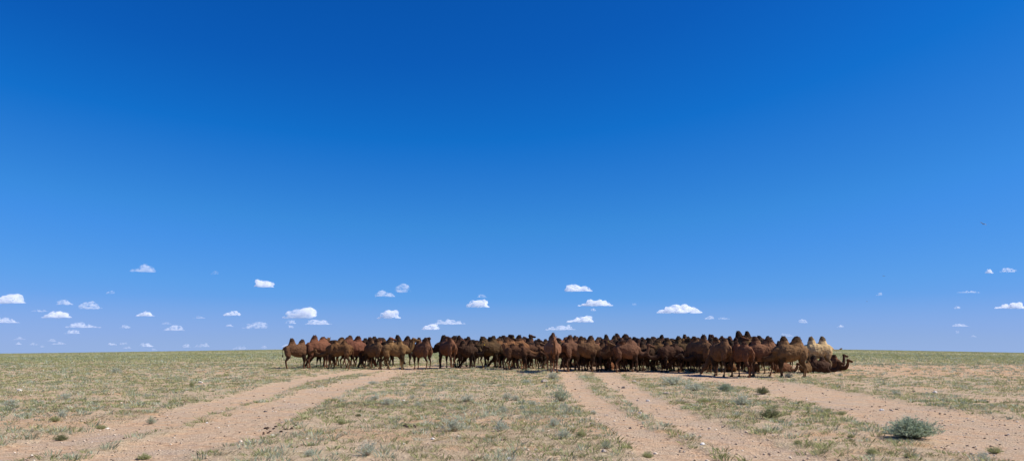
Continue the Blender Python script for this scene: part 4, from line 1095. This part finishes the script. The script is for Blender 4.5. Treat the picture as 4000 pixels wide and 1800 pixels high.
def cloud(x0, x1, y0, y1, stg, peak, label, kind=None, parts=None):
    cx = (x0+x1)/2; rz = ray(cx, y1)[1]
    D = min(ALT/max(rz, .004), 60000.)
    m = D/F_PX; W = (x1-x0)*m; Hh = (y1-y0)*m; dep = min(W*.55, Hh*3)
    r = random.Random(int(x0*7+y0)); L = Loft()
    def ell(c, a, b_, h):
        rows = [(-.98, .15), (-.8, .6), (-.45, .89), (0, 1), (.45, .89), (.8, .6), (.98, .15)]
        L.add([(c[0]+a*q, c[1], c[2], b_*w_, h*w_) for q, w_ in rows], seg=12, k=1)
    n = 11 if W > 2.2*Hh else 8
    ell(((r.random()-.5)*W*.1, 0, Hh*.24), W*.40, dep*.40, Hh*.20)
    from mathutils import noise as mn
    for i in range(n):
        q = (i+.5)/n; env = (math.exp(-((q-peak)/.34)**2)*.5+.5)*min(1, 3.2*min(q, 1-q)+.25)
        env *= .6+.7*r.random(); hh = Hh*min(1, env)
        rr = max(hh*.5, Hh*.12)*(.8+.3*r.random())
        ell(((q-.5)*W*.86, (r.random()-.5)*dep*.5, max(hh-rr, rr*.55)), max(rr*1.25, W/n*.6), max(rr*1.1, dep*.25), rr)
    for i in range(n):
        q = r.random(); env = math.exp(-((q-peak)/.26)**2)
        rr = Hh*(.08+.12*r.random()); ell(((q-.5)*W*.9, (r.random()-.5)*dep*.6, Hh*(.12+env*(.45+.4*r.random()))), rr*1.3, rr*1.3, rr)
    me = L.mesh('cloud', max(Hh/13, W/75), 2)
    sd_ = r.random()*100
    nrm = [v.normal.copy() for v in me.vertices]
    for v, vn in zip(me.vertices, nrm):
        q = Vector((v.co.x/Hh*1.1+sd_, v.co.y/Hh*1.1, v.co.z/Hh*1.6)); d = mn.fractal(q, .9, 2.1, 3)
        v.co += Vector((vn.x*.30, vn.y*.3, vn.z*.20))*d*Hh
    for v in me.vertices:
        if v.co.z < Hh*.10: v.co.z = Hh*.10+(v.co.z-Hh*.10)*.25
    me.polygons.foreach_set('use_smooth', [True]*len(me.polygons))
    dz = {3: 4.2, 2: 1.9, 1: 1.0}[stg]/Hh
    me.materials.clear(); me.materials.append(cloud_mat(stg, dz, Hh, r.random()*50))
    o = link('cloud', me, None)
    if kind: o['kind'] = kind
    o['label'] = label; o['category'] = 'cloud'
    if not kind: o['group'] = 'small fair weather clouds low in the sky'
    rx = ray(cx, y1)[0]
    o.location = (rx*D, D, EYE+rz*D); o.rotation_euler = (0, 0, -math.atan(rx)*0)
for a in [
 (505, 608, 1030, 1064, 2, .55, 'highest cloud on the left with a wisp pointing right'),
 (822, 856, 1058, 1071, 1, .5, 'faint cloud scrap between the two highest left clouds'),
 (986, 1070, 1090, 1124, 3, .35, 'compact bright white cloud left of the herd, two rounded tops'),
 (414, 448, 1132, 1148, 1, .6, 'faint small cloud below the highest left cloud'),
 (-60, 100, 1146, 1187, 3, .6, 'bright cloud cut by the left edge, the higher of two'),
 (214, 290, 1167, 1192, 2, .4, 'greyish cloud right of the bright one cut by the left edge'),
 (297, 404, 1178, 1208, 2, .3, 'greyish cloud with a tail rising to the right in the left sky'),
 (124, 195, 1206, 1218, 1, .3, 'faint streak above the long flat white cloud at far left'),
 (160, 288, 1213, 1243, 3, .55, 'long flat white cloud with humped top at far left'),
 (-40, 78, 1239, 1262, 2, .4, 'lower cloud cut by the left edge'),
 (532, 604, 1216, 1236, 3, .6, 'small white lens shaped cloud in the left middle sky'),
 (873, 941, 1212, 1234, 3, .5, 'small white peaked cloud left of the biggest cloud'),
 (756, 804, 1233, 1244, 1, .5, 'faint streak left of the small white peaked cloud'),
 (252, 394, 1258, 1281, 2, .35, 'long thin ragged cloud below the long flat white one'),
 (466, 512, 1268, 1282, 2, .5, 'small oval cloud right of the long thin ragged one'),
 (628, 672, 1256, 1267, 1, .5, 'faint scrap above the cloud sloping up to the right'),
 (638, 722, 1269, 1292, 2, .75, 'cloud sloping up to the right in the left middle sky'),
 (943, 1045, 1253, 1285, 2, .75, 'ragged greyish cloud rising right, left below the biggest cloud'),
 (879, 914, 1265, 1275, 2, .4, 'tiny cloud left of the ragged rising one'),
 (256, 319, 1287, 1304, 2, .45, 'small flat cloud under the long thin ragged one'),
 (55, 101, 1315, 1327, 1, .5, 'thin low cloud near the left edge'),
 (415, 458, 1337, 1348, 2, .5, 'tiny low cloud, left one of a pair over the left horizon'),
 (467, 497, 1336, 1346, 1, .5, 'tiny low cloud, right one of a pair over the left horizon'),
 (540, 602, 1338, 1355, 2, .45, 'low white cloud with a sharp base over the left horizon'),
 (711, 746, 1343, 1357, 2, .5, 'round little cloud low over the left horizon'),
 (755, 822, 1339, 1356, 1, .7, 'soft low cloud right of the round little one'),
 (905, 968, 1352, 1364, 1, .6, 'thin cloud lying on the horizon left of the herd'),
 (182, 224, 1323, 1334, 1, .5, 'thin low cloud over the far left horizon'),
 (1100, 1248, 1201, 1245, 3, .72, 'biggest cloud, white and puffy, over the left end of the herd'),
 (1112, 1158, 1246, 1265, 2, .5, 'small cloud directly under the left half of the biggest cloud'),
 (1123, 1146, 1270, 1281, 2, .5, 'tiny round cloud, lowest in the column under the biggest cloud'),
 (1187, 1303, 1247, 1269, 2, .45, 'thin wedge of cloud right under the biggest cloud'),
 (1460, 1548, 1132, 1161, 2, .35, 'white cloud with a low tail, lower of the high pair left of centre'),
 (1536, 1612, 1104, 1145, 2, .6, 'jagged cloud with a horn, upper of the high pair left of centre'),
 (1467, 1569, 1210, 1246, 3, .55, 'bright heaped cloud with a knob on top left of centre'),
 (1642, 1722, 1266, 1289, 3, .62, 'small bright peaked cloud just above the gap in the herd'),
 (1676, 1830, 1245, 1268, 2, .5, 'broken flat row of cloud above the small bright peaked one'),
 (1823, 1913, 1169, 1202, 3, .5, 'bright oval cloud near the centre'),
 (1860, 1906, 1150, 1163, 1, .4, 'faint wisp above the bright oval cloud'),
 (2202, 2322, 1108, 1140, 3, .25, 'bright cloud with a peak on its left and a long flat tail'),
 (2252, 2405, 1170, 1196, 3, .55, 'long bright cloud with bumpy top right of centre'),
 (2306, 2330, 1204, 1214, 2, .5, 'tiny cloud just below the long bumpy one'),
 (2212, 2326, 1233, 1260, 3, .8, 'bright cloud with a round knob at its right end'),
 (2124, 2257, 1268, 1290, 2, .5, 'thin layered cloud above the camel facing out'),
 (2556, 2752, 1188, 1225, 3, .6, 'widest bright cloud, over the right half of the herd'),
 (2746, 2795, 1233, 1247, 2, .7, 'small flat cloud right below the widest bright cloud'),
 (2802, 2856, 1237, 1247, 1, .3, 'faint scraps right of the small flat cloud'),
 (2464, 2486, 1183, 1194, 1, .5, 'faint scrap between the long bumpy and the widest cloud'),
 (3118, 3156, 1246, 1262, 2, .5, 'small cloud above the blond camel'),
 (3272, 3298, 1269, 1279, 2, .5, 'tiny cloud over the far right end of the herd'),
 (3046, 3102, 1302, 1314, 1, .4, 'thin wisp directly behind the dark tipped humps at the right end'),
 (3420, 3452, 1143, 1155, 1, .6, 'faint wisp below the middle bird'),
 (3848, 3879, 1050, 1068, 3, .5, 'small triangular cloud high at the right'),
 (3906, 3970, 1045, 1064, 2, .4, 'flat cloud high at the right, beside the triangular one'),
 (3726, 3753, 1194, 1206, 2, .5, 'small round cloud left of the bright one cut by the right edge'),
 (3880, 4040, 1180, 1206, 3, .55, 'bright lens of cloud cut by the right edge'),
 (3713, 3792, 1263, 1275, 2, .3, 'straight thin cloud low at the right'),
 (3728, 3751, 1291, 1301, 1, .5, 'tiny cloud under the straight thin one at the right'),
 (3790, 3816, 1308, 1316, 1, .5, 'lowest faint cloud at the right'),
 (3726, 3838, 1134, 1144, 1, .6, 'row of faint specks of cloud at the right'),
 (150, 176, 1348, 1356, 1, .5, 'pale speck of cloud low over the far left horizon'),
 (60, 84, 1336, 1345, 2, .5, 'small pale cloud just above the far left horizon'),
 (112, 150, 1338, 1347, 1, .5, 'pale thin cloud right of the small one above the far left horizon'),
 (196, 262, 1334, 1345, 1, .6, 'broken pale cloud above the far left horizon'),
 (478, 516, 1352, 1361, 1, .4, 'pale streak under the low pair over the left horizon'),
 (1100, 1136, 1343, 1357, 2, .5, 'low white cloud touching the left end camel\'s rump'),
 (1016, 1044, 1349, 1360, 1, .5, 'pale little cloud on the horizon left of the herd'),
 (590, 612, 1359, 1368, 1, .5, 'pale dot of cloud resting on the left horizon'),
]: cloud(*a)
